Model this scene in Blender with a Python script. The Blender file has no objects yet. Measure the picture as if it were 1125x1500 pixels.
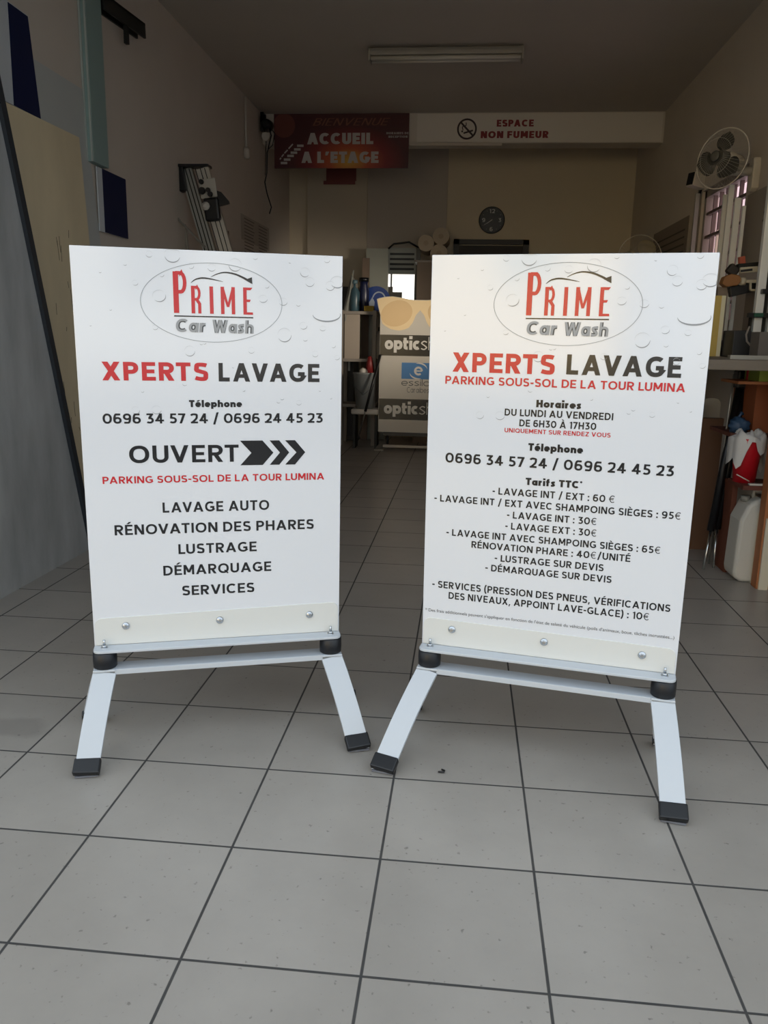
import bpy, bmesh, math, random
from mathutils import Vector, Matrix, Euler
from math import sin, cos, pi, radians, atan2, sqrt, hypot

C = bpy.context.scene.collection
SC = bpy.context.scene

# ------------------------------------------------------------------ camera
FPX = 1177.38
CAM = Vector((0.80958, -1.22247, 1.12363))
YAW, PITCH, ROLL = -0.0960418, 0.2158155, 0.0195719
_f = Vector((sin(YAW)*cos(PITCH), cos(YAW)*cos(PITCH), -sin(PITCH)))
_r0 = Vector((cos(YAW), -sin(YAW), 0)); _u0 = _r0.cross(_f)
_r = _r0*cos(ROLL) + _u0*sin(ROLL); _u = -_r0*sin(ROLL) + _u0*cos(ROLL)
cd = bpy.data.cameras.new('camera'); cam = bpy.data.objects.new('camera', cd); C.objects.link(cam)
m3 = Matrix((( _r.x, _u.x, -_f.x), (_r.y, _u.y, -_f.y), (_r.z, _u.z, -_f.z)))
cam.matrix_world = Matrix.Translation(CAM) @ m3.to_4x4()
cd.sensor_fit = 'VERTICAL'; cd.sensor_height = 36.0; cd.lens = FPX*36.0/1500.0
cd.clip_start = 0.05; cd.clip_end = 200
SC.camera = cam

def at(u, v, ax, val):
    """point of the photographed ray (u, v) on the plane axis=val"""
    d = _f + _r*((u-562.5)/FPX) - _u*((v-750)/FPX)
    t = (val - CAM[ax])/d[ax]
    return CAM + d*t

# ------------------------------------------------------------------ light
SC.view_settings.view_transform = 'Standard'; SC.view_settings.look = 'None'
SC.view_settings.gamma = 1.0; SC.view_settings.use_curve_mapping = False
SC.view_settings.exposure = 0.95
wd = bpy.data.worlds.new('sky'); SC.world = wd; wd.use_nodes = True
bg = wd.node_tree.nodes['Background']
bg.inputs[0].default_value = (0.78, 0.89, 1.0, 1); bg.inputs[1].default_value = 0.82
sl = bpy.data.lights.new('sun', 'SUN'); sl.energy = 7.5; sl.angle = radians(0.6); sl.color = (1.0, 0.90, 0.74)
so = bpy.data.objects.new('sun', sl); C.objects.link(so)
so.location = (0, 20, 30)
so.rotation_euler = Vector((0.15, -0.80, -0.62)).to_track_quat('-Z', 'Y').to_euler()
SC.cycles.max_bounces = 8; SC.cycles.diffuse_bounces = 5; SC.cycles.use_denoising = True
SC.cycles.sample_clamp_indirect = 6.0

# ------------------------------------------------------------------ materials
def lin(h):
    h = h.lstrip('#'); o = []
    for i in (0, 2, 4):
        c = int(h[i:i+2], 16)/255.0
        o.append(c/12.92 if c <= 0.04045 else ((c+0.055)/1.055)**2.4)
    return (o[0], o[1], o[2], 1.0)

MATS = {}
def mat(name, col, rough=0.6, metal=0.0, var=0.0, scale=8.0, coat=0.0, bump=0.0, emit=0.0, stretch=None, spec=0.5):
    if name in MATS: return MATS[name]
    m = bpy.data.materials.new(name); m.use_nodes = True; MATS[name] = m
    nt = m.node_tree; N = nt.nodes; L = nt.links; b = N['Principled BSDF']
    c = lin(col) if isinstance(col, str) else col
    b.inputs['Base Color'].default_value = c
    b.inputs['Roughness'].default_value = rough; b.inputs['Metallic'].default_value = metal
    b.inputs['Coat Weight'].default_value = coat; b.inputs['Coat Roughness'].default_value = 0.12
    b.inputs['Specular IOR Level'].default_value = spec
    if emit:
        b.inputs['Emission Color'].default_value = c; b.inputs['Emission Strength'].default_value = emit
    if var or bump:
        tc = N.new('ShaderNodeTexCoord'); src = tc.outputs['Object']
        if stretch:
            mp = N.new('ShaderNodeMapping'); mp.inputs['Scale'].default_value = stretch
            L.new(src, mp.inputs[0]); src = mp.outputs[0]
        nz = N.new('ShaderNodeTexNoise'); nz.inputs['Scale'].default_value = scale
        nz.inputs['Detail'].default_value = 6; nz.inputs['Roughness'].default_value = 0.6
        L.new(src, nz.inputs['Vector'])
        if var:
            mx = N.new('ShaderNodeMix'); mx.data_type = 'RGBA'
            mx.inputs[6].default_value = tuple(max(0, x*(1-var)) for x in c[:3])+(1,)
            mx.inputs[7].default_value = tuple(min(1, x*(1+var)) for x in c[:3])+(1,)
            L.new(nz.outputs[0], mx.inputs[0]); L.new(mx.outputs[2], b.inputs['Base Color'])
        if bump:
            bp = N.new('ShaderNodeBump'); bp.inputs['Strength'].default_value = bump; bp.inputs['Distance'].default_value = 0.01
            L.new(nz.outputs[0], bp.inputs['Height']); L.new(bp.outputs[0], b.inputs['Normal'])
    return m

_st = at(22, 1066, 2, 0.0); STAIN = (-_st.x, -_st.y)
def floor_mat():
    m = bpy.data.materials.new('floor_tiles'); m.use_nodes = True
    nt = m.node_tree; N = nt.nodes; L = nt.links; b = N['Principled BSDF']
    geo = N.new('ShaderNodeNewGeometry'); sp = N.new('ShaderNodeSeparateXYZ'); L.new(geo.outputs['Position'], sp.inputs[0])
    def mt(op, a, bb=None, c=None):
        n = N.new('ShaderNodeMath'); n.operation = op
        for i, x in enumerate((a, bb, c)):
            if x is None: continue
            if isinstance(x, (int, float)): n.inputs[i].default_value = x
            else: L.new(x, n.inputs[i])
        return n.outputs[0]
    T = 1/3
    ds, ids = [], []
    for k in (0, 1):
        q = mt('DIVIDE', sp.outputs[k], T)
        r = mt('ROUND', q)
        ds.append(mt('MULTIPLY', mt('ABSOLUTE', mt('SUBTRACT', q, r)), T))
        ids.append(mt('FLOOR', q))
    d = mt('MINIMUM', ds[0], ds[1])
    nz0 = N.new('ShaderNodeTexNoise'); nz0.inputs['Scale'].default_value = 9; L.new(geo.outputs['Position'], nz0.inputs['Vector'])
    g = N.new('ShaderNodeMapRange'); g.inputs['From Min'].default_value = 0.0021; g.inputs['From Max'].default_value = 0.0034
    g.inputs['To Min'].default_value = 1; g.inputs['To Max'].default_value = 0; L.new(d, g.inputs['Value'])
    # per tile tone
    cb = N.new('ShaderNodeCombineXYZ'); L.new(ids[0], cb.inputs[0]); L.new(ids[1], cb.inputs[1])
    wn = N.new('ShaderNodeTexWhiteNoise'); wn.noise_dimensions = '3D'; L.new(cb.outputs[0], wn.inputs['Vector'])
    tone = N.new('ShaderNodeMapRange'); tone.inputs['To Min'].default_value = 0.94; tone.inputs['To Max'].default_value = 1.05; L.new(wn.outputs['Value'], tone.inputs['Value'])
    # cloudy grime
    nz = N.new('ShaderNodeTexNoise'); nz.inputs['Scale'].default_value = 3.2; nz.inputs['Detail'].default_value = 8; nz.inputs['Roughness'].default_value = 0.62
    L.new(geo.outputs['Position'], nz.inputs['Vector'])
    gr = N.new('ShaderNodeMapRange'); gr.inputs['From Min'].default_value = 0.3; gr.inputs['From Max'].default_value = 0.75
    gr.inputs['To Min'].default_value = 0.9; gr.inputs['To Max'].default_value = 1.07; L.new(nz.outputs[0], gr.inputs['Value'])
    # small speckles of dirt
    nf = N.new('ShaderNodeTexNoise'); nf.inputs['Scale'].default_value = 70; nf.inputs['Detail'].default_value = 3; L.new(geo.outputs['Position'], nf.inputs['Vector'])
    spk = N.new('ShaderNodeMapRange'); spk.inputs['From Min'].default_value = 0.665; spk.inputs['From Max'].default_value = 0.74
    spk.inputs['To Min'].default_value = 1.0; spk.inputs['To Max'].default_value = 0.55; L.new(nf.outputs[0], spk.inputs['Value'])
    k = mt('MULTIPLY', mt('MULTIPLY', tone.outputs[0], gr.outputs[0]), spk.outputs[0])
    # one brown stain near the left edge
    sx = mt('DIVIDE', mt('ADD', sp.outputs[0], STAIN[0]), .115); sy = mt('DIVIDE', mt('ADD', sp.outputs[1], STAIN[1]), .055)
    rr2 = mt('ADD', mt('SQRT', mt('ADD', mt('MULTIPLY', sx, sx), mt('MULTIPLY', sy, sy))), mt('MULTIPLY', mt('SUBTRACT', nz0.outputs[0], .5), 1.3))
    stn = N.new('ShaderNodeMapRange'); stn.inputs['From Min'].default_value = .7; stn.inputs['From Max'].default_value = 1.15; stn.inputs['To Min'].default_value = .80; L.new(rr2, stn.inputs['Value'])
    k = mt('MULTIPLY', k, stn.outputs[0])
    vm = N.new('ShaderNodeVectorMath'); vm.operation = 'SCALE'; vm.inputs[0].default_value = lin('#a09a92')[:3]; L.new(k, vm.inputs['Scale'])
    gc = N.new('ShaderNodeMix'); gc.data_type = 'RGBA'; gc.inputs[6].default_value = lin('#2c2b2b'); gc.inputs[7].default_value = lin('#4b4a48'); L.new(nz0.outputs[0], gc.inputs[0])
    mx = N.new('ShaderNodeMix'); mx.data_type = 'RGBA'; L.new(g.outputs[0], mx.inputs[0]); L.new(vm.outputs[0], mx.inputs[6]); L.new(gc.outputs[2], mx.inputs[7])
    L.new(mx.outputs[2], b.inputs['Base Color'])
    rr = mt('MULTIPLY_ADD', g.outputs[0], 0.4, 0.33); L.new(rr, b.inputs['Roughness'])
    bp = N.new('ShaderNodeBump'); bp.inputs['Strength'].default_value = 0.5; bp.inputs['Distance'].default_value = 0.004
    L.new(mt('SUBTRACT', 1.0, g.outputs[0]), bp.inputs['Height']); L.new(bp.outputs[0], b.inputs['Normal'])
    return m

# ------------------------------------------------------------------ mesh builder
class MB:
    def __init__(s): s.bm = bmesh.new(); s.mi = 0; s.sm = False
    def face(s, pts):
        vs = [s.bm.verts.new(p) for p in pts]
        try: f = s.bm.faces.new(vs)
        except ValueError: return None
        f.material_index = s.mi; f.smooth = s.sm; return f
    def hull8(s, P):
        vs = [s.bm.verts.new(p) for p in P]
        for q in ((3,2,1,0),(4,5,6,7),(0,1,5,4),(1,2,6,5),(2,3,7,6),(3,0,4,7)):
            f = s.bm.faces.new([vs[i] for i in q]); f.material_index = s.mi; f.smooth = False
        return s
    def box(s, x0, x1, y0, y1, z0, z1):
        return s.hull8([(x0,y0,z0),(x1,y0,z0),(x1,y1,z0),(x0,y1,z0),(x0,y0,z1),(x1,y0,z1),(x1,y1,z1),(x0,y1,z1)])
    def bar(s, a, b, w, d, side=(1,0,0)):
        """rectangular bar from a to b; w across `side`, d across the third direction"""
        a = Vector(a); b = Vector(b); t = (b-a).normalized(); sd = Vector(side)
        sd = (sd - t*sd.dot(t)).normalized(); n = t.cross(sd)
        q = []
        for p in (a, b):
            q += [p - sd*w/2 - n*d/2, p + sd*w/2 - n*d/2, p + sd*w/2 + n*d/2, p - sd*w/2 + n*d/2]
        return s.hull8(q)
    def strip(s, pts, w, t, side=(1,0,0)):
        """flat bar following a path in one plane"""
        pts = [Vector(p) for p in pts]; sd = Vector(side); rows = []
        for i, p in enumerate(pts):
            tg = (pts[min(i+1, len(pts)-1)] - pts[max(i-1, 0)]).normalized()
            s2 = (sd - tg*sd.dot(tg)).normalized(); n = tg.cross(s2)
            rows.append([s.bm.verts.new(q) for q in (p-s2*w/2-n*t/2, p+s2*w/2-n*t/2, p+s2*w/2+n*t/2, p-s2*w/2+n*t/2)])
        for a, b in zip(rows, rows[1:]):
            for k in range(4):
                f = s.bm.faces.new((a[k], a[(k+1)%4], b[(k+1)%4], b[k])); f.material_index = s.mi
        s.bm.faces.new(rows[0][::-1]); s.bm.faces.new(rows[-1])
        return s
    def tube(s, pts, r, n=10, cap=True):
        pts = [Vector(p) for p in pts]; rows = []; ref = None
        rr = r if isinstance(r, (list, tuple)) else [r]*len(pts)
        for i, p in enumerate(pts):
            tg = (pts[min(i+1, len(pts)-1)] - pts[max(i-1, 0)]).normalized()
            if ref is None: ref = Vector((0,0,1)) if abs(tg.z) < 0.9 else Vector((1,0,0))
            a = tg.cross(ref).normalized(); bb = tg.cross(a); ref = -bb if False else a.cross(tg)
            rows.append([s.bm.verts.new(p + (a*cos(2*pi*k/n) + bb*sin(2*pi*k/n))*rr[i]) for k in range(n)])
        for a, b in zip(rows, rows[1:]):
            for k in range(n):
                f = s.bm.faces.new((a[k], a[(k+1)%n], b[(k+1)%n], b[k])); f.material_index = s.mi; f.smooth = True
        if cap:
            for rw in (rows[0][::-1], rows[-1]):
                f = s.bm.faces.new(rw); f.material_index = s.mi
        return s
    def lathe(s, prof, c=(0,0,0), axis='Z', n=32, capped=True):
        """profile [(radius, height)] turned about an axis through c"""
        c = Vector(c); rows = []
        for r, h in prof:
            ring = []
            for k in range(n):
                a = 2*pi*k/n
                v = {'Z': (r*cos(a), r*sin(a), h), 'Y': (r*cos(a), h, r*sin(a)), 'X': (h, r*cos(a), r*sin(a))}[axis]
                ring.append(s.bm.verts.new(c + Vector(v)))
            rows.append(ring)
        for a, b in zip(rows, rows[1:]):
            for k in range(n):
                f = s.bm.faces.new((a[k], a[(k+1)%n], b[(k+1)%n], b[k])); f.material_index = s.mi; f.smooth = True
        if capped:
            for rw in (rows[0][::-1], rows[-1]):
                f = s.bm.faces.new(rw); f.material_index = s.mi
        return s
    def prism(s, poly, ax, a0, a1):
        """polygon (2D) extruded along axis ax from a0 to a1; 2D coords are the other two axes in order"""
        def P(p, h):
            q = list(p); q.insert(ax, h); return tuple(q)
        lo = [s.bm.verts.new(P(p, a0)) for p in poly]; hi = [s.bm.verts.new(P(p, a1)) for p in poly]
        n = len(poly)
        for f in (s.bm.faces.new(lo[::-1]), s.bm.faces.new(hi)): f.material_index = s.mi
        for k in range(n):
            f = s.bm.faces.new((lo[k], lo[(k+1)%n], hi[(k+1)%n], hi[k])); f.material_index = s.mi
        return s
    def xform(s, M):
        bmesh.ops.transform(s.bm, matrix=M, verts=s.bm.verts); return s
    def build(s, name, m, parent=None, bevel=0.0, seg=2, normals=True):
        if normals: bmesh.ops.recalc_face_normals(s.bm, faces=s.bm.faces)
        off = Vector((0,0,0))
        if parent is None and s.bm.verts:
            xs = [v.co.x for v in s.bm.verts]; ys = [v.co.y for v in s.bm.verts]; zs = [v.co.z for v in s.bm.verts]
            off = Vector(((min(xs)+max(xs))/2, (min(ys)+max(ys))/2, min(zs)))
            bmesh.ops.translate(s.bm, vec=-off, verts=s.bm.verts)
        me = bpy.data.meshes.new(name); s.bm.to_mesh(me); s.bm.free()
        for q in (m if isinstance(m, (list, tuple)) else [m]): me.materials.append(q)
        o = bpy.data.objects.new(name, me); C.objects.link(o); o.location = off
        if parent is not None: o.parent = parent
        if bevel:
            b = o.modifiers.new('bevel', 'BEVEL'); b.width = bevel; b.segments = seg; b.limit_method = 'ANGLE'; b.angle_limit = radians(40)
        return o

def tag(o, label, cat, group=None):
    o['label'] = label; o['category'] = cat
    if group: o['group'] = group
    return o
def thing(name, label, cat, loc=(0,0,0), rz=0.0, group=None):
    o = bpy.data.objects.new(name, None); o.empty_display_size = 0.1; C.objects.link(o)
    o.location = loc; o.rotation_euler = (0,0,rz)
    return tag(o, label, cat, group)
def structure(o): o['kind'] = 'structure'; return o
def plabel(o, t): o['label'] = t; return o

# ------------------------------------------------------------------ drawn lettering (monoline strokes)
def ell(cx, cy, rx, ry, a0, a1, n=None, ex=2.25):
    n = n or max(6, int(abs(a1-a0)/9)); o = []
    for i in range(n+1):
        a = radians(a0+(a1-a0)*i/n); c, s = cos(a), sin(a)
        o.append((cx+rx*math.copysign(abs(c)**(2/ex), c), cy+ry*math.copysign(abs(s)**(2/ex), s)))
    return o
def spline(P, n=8):
    P = [P[0]]+P+[P[-1]]; o = []
    for i in range(1, len(P)-2):
        for k in range(n):
            t = k/n
            o.append(tuple(0.5*(2*P[i][d]+(P[i+1][d]-P[i-1][d])*t+(2*P[i-1][d]-5*P[i][d]+4*P[i+1][d]-P[i+2][d])*t*t+(3*P[i][d]-P[i-1][d]-3*P[i+1][d]+P[i+2][d])*t**3) for d in (0,1)))
    o.append(P[-2]); return o

def glyph(ch, w, sx=1.0):
    """returns width and a list of ('s', centreline, closed, weight) / ('p', polygon)"""
    h = w/2; S = []
    st = lambda pts, closed=False, ww=None: S.append(('s', pts, closed, ww or w))
    pg = lambda pts: S.append(('p', pts))
    def dia(x0, y0, x1, y1, k=1.1):
        q = w*k/2; pg([(x0-q,y0),(x0+q,y0),(x1+q,y1),(x1-q,y1)] if y1 > y0 else [(x1-q,y1),(x1+q,y1),(x0+q,y0),(x0-q,y0)])
    def rect(x0, x1, y0, y1): pg([(x0,y0),(x1,y0),(x1,y1),(x0,y1)])
    acc = None
    if ch in 'ÉÈÀÊé':
        acc = {'É':1,'È':-1,'À':-1,'é':1}[ch]; ch = {'É':'E','È':'E','À':'A','é':'e'}[ch]
    W = 0.6*sx
    if ch == ' ': return 0.33*sx, S
    if ch == 'A':
        W = 0.88*sx; q = w*.56; dia(q,0,W/2,1); dia(W-q,0,W/2,1); rect(W*.2, W*.8, .2, .2+w*.92)
    elif ch == 'V': W = .84*sx; q = w*.56; dia(W/2,0,q,1); dia(W/2,0,W-q,1)
    elif ch == 'W':
        W = 1.2*sx; q = w*.56; dia(W*.29,0,q,1); dia(W*.29,0,W/2,1); dia(W*.71,0,W/2,1); dia(W*.71,0,W-q,1)
    elif ch == 'M':
        W = .88*sx; rect(0,w,0,1); rect(W-w,W,0,1); dia(W/2,.22,w*.6,1,1.15); dia(W/2,.22,W-w*.6,1,1.15)
    elif ch == 'N': W = .76*sx; rect(0,w,0,1); rect(W-w,W,0,1); dia(W-w*.6,0,w*.6,1,1.2)
    elif ch == 'X': W = .78*sx; q = w*.6; dia(q,0,W-q,1,1.2); dia(W-q,0,q,1,1.2)
    elif ch == 'Z':
        W = .66*sx; rect(0,W,0,w*.95); rect(0,W,1-w*.95,1); dia(w*.65,w*.5,W-w*.65,1-w*.5,1.25)
    elif ch == 'K':
        W = .72*sx; rect(0,w,0,1); dia(w*.9,.3,W-w*.65,1,1.25); dia(W-w*.62,0,W*.42,.58,1.2)
    elif ch == 'L': W = .56*sx; st([(h,1),(h,h),(W,h)])
    elif ch == 'I': W = w; rect(0,w,0,1)
    elif ch == 'T': W = .66*sx; rect(W/2-h,W/2+h,0,1); rect(0,W,1-w*.95,1)
    elif ch == 'H': W = .74*sx; rect(0,w,0,1); rect(W-w,W,0,1); rect(0,W,.5-h,.5+h)
    elif ch in 'EF':
        W = .6*sx; rect(0,w,0,1); rect(0,W,1-w*.95,1); rect(0,W*.93,.5-h*.95,.5+h*.95)
        if ch == 'E': rect(0,W*1.02,0,w*.95)
    elif ch == 'U': W = .72*sx; st([(h,1)]+ell(W/2,.36,W/2-h,.36-h,180,360)+[(W-h,1)])
    elif ch == 'O': W = .9*sx; st(ell(W/2,.5,W/2-h,.5-h,0,360,40)[:-1], True)
    elif ch == 'Q':
        W = .9*sx; st(ell(W/2,.5,W/2-h,.5-h,0,360,40)[:-1], True); pg([(W*.56,.28),(W*.66,.36),(W*.98,.03),(W*.86,-.05)])
    elif ch == 'C': W = .8*sx; st(ell(W*.55,.5,W*.55-h,.5-h,47,313,28))
    elif ch == 'G':
        W = .84*sx; st(ell(W*.54,.5,W*.54-h,.5-h,50,318,28)+[(W-h-.03*sx,.22),(W-h-.03*sx,.5-h*.6),(W*.54,.5-h*.6)])
    elif ch == 'D': W = .77*sx; st([(h,h),(h,1-h)]+ell(W*.38,.5,W*.62-h,.5-h,90,-90,20), True)
    elif ch in 'PR':
        W = (.66 if ch == 'P' else .68)*sx; b = .36 if ch == 'P' else .38
        rect(0,w,0,1); cy = (1+b)/2; st([(h,1-h)]+ell(W*.5,cy,W*.5-h,(1-b)/2-h*.0-h,90,-90,16)+[(h,b+h)])
        if ch == 'R': dia(W-w*.55,0,W*.5,b+h*.6,1.2)
    elif ch == 'B':
        W = .68*sx; rect(0,w,0,1); st([(h,1-h)]+ell(W*.5,.755,W*.46-h,.245-h,90,-90,12)+[(h,.51+h)]); st([(h,.55-h)]+ell(W*.5,.275,W*.5-h,.275-h,90,-90,12)+[(h,h)])
    elif ch == 'S':
        W = .64*sx; st(spline([(W-.07*sx,.85),(W*.74,.965-h*.8),(W*.5,1-h),(W*.24,.95-h*.75),(h+.015,.73),(W*.2,.585),(W*.5,.51),(W*.8,.43),(W-h,.27),(W*.78,.05+h*.75),(W*.5,h),(W*.25,.03+h),(.06*sx,.17)],5))
    elif ch == '0': W = .76*sx; st(ell(W/2,.5,W/2-h,.5-h,0,360,36)[:-1], True)
    elif ch == '1': W = .36*sx; rect(W-w,W,0,1); pg([(0,.86-w*.2),(0,.86),(W-w*.5,1),(W-w*.5,1-w*1.2)])
    elif ch == '2': W = .62*sx; st(spline([(.05,.78),(W*.2,.93-h*.5),(W*.5,1-h),(W*.82,.95-h),(W-h,.72),(W*.8,.5),(W*.45,.24),(w*.75,h)],5)); rect(0.01,W,0,w*.95)
    elif ch == '3':
        W = .64*sx; rect(.04*sx,W*.94,1-w*.92,1); dia(W*.46,.58,W*.9-w*.5,1-h,1.25); st(ell(W*.46,.31,W*.54-h,.31-h,88,-140,20))
        st([(W*.3,.62-h),(W*.5,.62-h)])
    elif ch == '4': W = .74*sx; rect(W*.78-w,W*.78,0,1); rect(0,W,.21,.21+w*.92); dia(w*.6,.25,W*.78-w*.55,1,1.2)
    elif ch == '5': W = .64*sx; rect(.1*sx,W*.92,1-w*.92,1); st([(.1*sx+h,1-h*.5),(.09*sx+h*.8,.56)]); st([(.08*sx,.58)]+ell(W*.46,.32,W*.54-h,.32-h,82,-140,20))
    elif ch in '69':
        W = .68*sx; pts = ell(W/2,.325,W/2-h,.325-h,0,360,30)[:-1]
        tail = spline([(W-.09*sx,.9),(W*.6,1-h),(W*.28,.88),(h+.01,.6),(h,.33)],6)
        if ch == '9': pts = [(W-x,1-y) for x,y in pts]; tail = [(W-x,1-y) for x,y in tail]
        st(pts, True); st(tail)
    elif ch == '7': W = .62*sx; rect(0,W,1-w*.95,1); dia(W*.34,0,W-w*.62,1-w*.5,1.15)
    elif ch == '8':
        W = .68*sx; st(ell(W/2,.745,W*.44-h,.255-h,0,360,24)[:-1], True); st(ell(W/2,.28,W*.5-h,.28-h,0,360,24)[:-1], True)
    elif ch == '/': W = .5*sx; dia(w*.5,-.13,W-w*.5,1.1,1.0)
    elif ch == '-': W = .34*sx; rect(0,W,.33,.33+w)
    elif ch == ':': W = w*1.1; rect(0,W,0,W); rect(0,W,.52,.52+W)
    elif ch == '.': W = w*1.1; rect(0,W,0,W)
    elif ch == ',': W = w*1.2; pg([(0,-.17),(w*.6,-.17),(w*1.15,w),(w*.15,w)])
    elif ch == "'": W = w*1.1; pg([(0,.66),(w*.6,.66),(w*1.1,1),(w*.1,1)])
    elif ch == '(': W = .3*sx; st(spline([(W-.03,1.1),(h+.05,.85),(h,.47),(h+.05,.1),(W-.03,-.16)],5))
    elif ch == ')': W = .3*sx; st(spline([(.03,1.1),(W-h-.05,.85),(W-h,.47),(W-h-.05,.1),(.03,-.16)],5))
    elif ch == '*': 
        W = .26*sx
        for k in range(3):
            a = radians(30+60*k); st([(W/2-.13*cos(a),.88-.13*sin(a)),(W/2+.13*cos(a),.88+.13*sin(a))], False, w*.4)
    elif ch == '€':
        W = .74*sx; q = w*.55; st(ell(W*.6,.5,W*.5-q/2,.5-q/2,50,310,24), False, q); pg([(0,.54),(W*.8,.54),(W*.8,.54+q*.9),(0,.54+q*.9)]); pg([(0,.38),(W*.76,.38),(W*.76,.38+q*.9),(0,.38+q*.9)])
    # ---- lower case (x height .72)
    elif ch == 'o': W = .7*sx; st(ell(W/2,.36,W/2-h,.36-h,0,360,30)[:-1], True)
    elif ch == 'e': W = .68*sx; st(ell(W/2,.36,W/2-h,.36-h,-42,-355,26)+[(w*.6,.36)] if False else [(w*.8,.35),(W-h,.35)]+ell(W/2,.36,W/2-h,.36-h,2,318,28))
    elif ch == 'c': W = .6*sx; st(ell(W*.56,.36,W*.56-h,.36-h,50,310,24))
    elif ch == 'l': W = w; rect(0,w,0,1.02)
    elif ch == 'i': W = w; rect(0,w,0,.71); rect(-.01,w+.01,.82,.82+w*.95)
    elif ch == 'p': W = .72*sx; rect(0,w,-.24,.71); st(ell(W*.52,.36,W*.48-h,.36-h,0,360,30)[:-1], True)
    elif ch == 'b': W = .72*sx; rect(0,w,0,1.02); st(ell(W*.52,.36,W*.48-h,.36-h,0,360,30)[:-1], True)
    elif ch == 'h': W = .66*sx; rect(0,w,0,1.02); st([(h,.36)]+ell(W/2,.42,W/2-h,.3-h,160,0,14)+[(W-h,0)])
    elif ch == 'n': W = .66*sx; rect(0,w,0,.71); st([(h,.36)]+ell(W/2,.42,W/2-h,.3-h,160,0,14)+[(W-h,0)])
    elif ch == 'r': W = .44*sx; rect(0,w,0,.71); st([(h,.34)]+ell(W*.9,.36,W*.9-h,.36-h,170,92,8))
    elif ch == 'a': W = .66*sx; rect(W-w,W,0,.71); st(ell(W*.47,.36,W*.47-h,.36-h,0,360,28)[:-1], True)
    elif ch == 't': W = .46*sx; rect(0,W*.95,.71-w*.85,.71); st([(W*.36,.92),(W*.36,.3)]+ell(W*.36+.17,.17+h*.3,.17,.17-h*.7,180,285,8))
    elif ch == 'f': W = .46*sx; rect(0,W*.9,.71-w*.85,.71); st([(W*.4,0),(W*.4,.72)]+ell(W*.4+.17,.8,.17,.22-h,180,85,8))
    elif ch == 's':
        W = .52*sx; st(spline([(W-.05,.6),(W*.5,.72-h),(h+.02,.53),(W*.5,.37),(W-h-.02,.2),(W*.5,h),(.03,.12)],5))
    if acc:
        t = 1.0 if ch != 'e' else .72
        x = W*.5; k = .13*acc*max(sx,.8); q = w*.5
        pg([(x-k*.6-q,t+.07),(x-k*.6+q,t+.07),(x+k+q*1.1,t+.27),(x+k-q*1.1,t+.27)])
    return W, S

def ribbon(pts, w, closed):
    n = len(pts); L, R = [], []
    for i in range(n):
        a = pts[i-1] if (closed or i > 0) else None; b = pts[(i+1) % n] if (closed or i < n-1) else None
        p = pts[i]
        def nrm(u, v):
            dx, dy = v[0]-u[0], v[1]-u[1]; l = hypot(dx, dy) or 1e-9; return (-dy/l, dx/l)
        if a is None: m = nrm(p, b); k = 1
        elif b is None: m = nrm(a, p); k = 1
        else:
            n1, n2 = nrm(a, p), nrm(p, b); m = (n1[0]+n2[0], n1[1]+n2[1]); l = hypot(*m) or 1e-9
            m = (m[0]/l, m[1]/l); k = 1/max(.45, m[0]*n1[0]+m[1]*n1[1])
        L.append((p[0]+m[0]*w/2*k, p[1]+m[1]*w/2*k)); R.append((p[0]-m[0]*w/2*k, p[1]-m[1]*w/2*k))
    q = []
    for i in range(n if closed else n-1):
        j = (i+1) % n; q.append([R[i], R[j], L[j], L[i]])
    return q

def layout(s, w, sx, track):
    x = 0; out = []
    for i, ch in enumerate(s):
        W, S = glyph(ch, w, sx)
        for it in S:
            polys = ribbon(it[1], it[3], it[2]) if it[0] == 's' else [it[1]]
            for p in polys: out.append([(a+x, b) for a, b in p])
        tight = 0
        if i+1 < len(s) and (ch+s[i+1]) in ('AV','VA','LA','TA','AT','LT','RT','OV','UV','AX','LU','PA') : tight = .06*sx if ch+s[i+1] != 'LA' else -.02
        x += W + (track - tight if ch != ' ' else 0)
    return x - track, out

def text(mb, s, x0, x1, base, cap, w=.16, y=0.0, sx=1.0, track=.125, slant=0.0, M=None):
    """lettering fitted between x0 and x1 in the local xz plane, facing -y"""
    tw, polys = layout(s, w, sx, track)
    k = (x1-x0)/tw
    for p in polys:
        poly(mb, [(x0+(a+slant*b)*k, base+b*cap) for a, b in p], y, M)
LAY = [0]
def poly(mb, pts, y, M=None):
    LAY[0] = (LAY[0]+1) % 25; y = y - LAY[0]*1.4e-5      # strokes of one letter lie a hair apart
    a = sum(pts[i][0]*pts[(i+1) % len(pts)][1]-pts[(i+1) % len(pts)][0]*pts[i][1] for i in range(len(pts)))
    if a < 0: pts = pts[::-1]
    q = [(p[0], y, p[1]) for p in pts]
    mb.face([tuple(M @ Vector(v)) for v in q] if M else q)
def line2(mb, pts, w, y, closed=False, M=None):
    for q in ribbon(pts, w, closed): poly(mb, q, y, M)
def taper(mb, pts, ws, y):
    L, R = [], []
    for i, p in enumerate(pts):
        a = pts[max(i-1,0)]; b = pts[min(i+1,len(pts)-1)]; dx, dy = b[0]-a[0], b[1]-a[1]; l = hypot(dx,dy) or 1e-9
        L.append((p[0]-dy/l*ws[i]/2, p[1]+dx/l*ws[i]/2)); R.append((p[0]+dy/l*ws[i]/2, p[1]-dx/l*ws[i]/2))
    for i in range(len(pts)-1): poly(mb, [R[i],R[i+1],L[i+1],L[i]], y)
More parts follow.
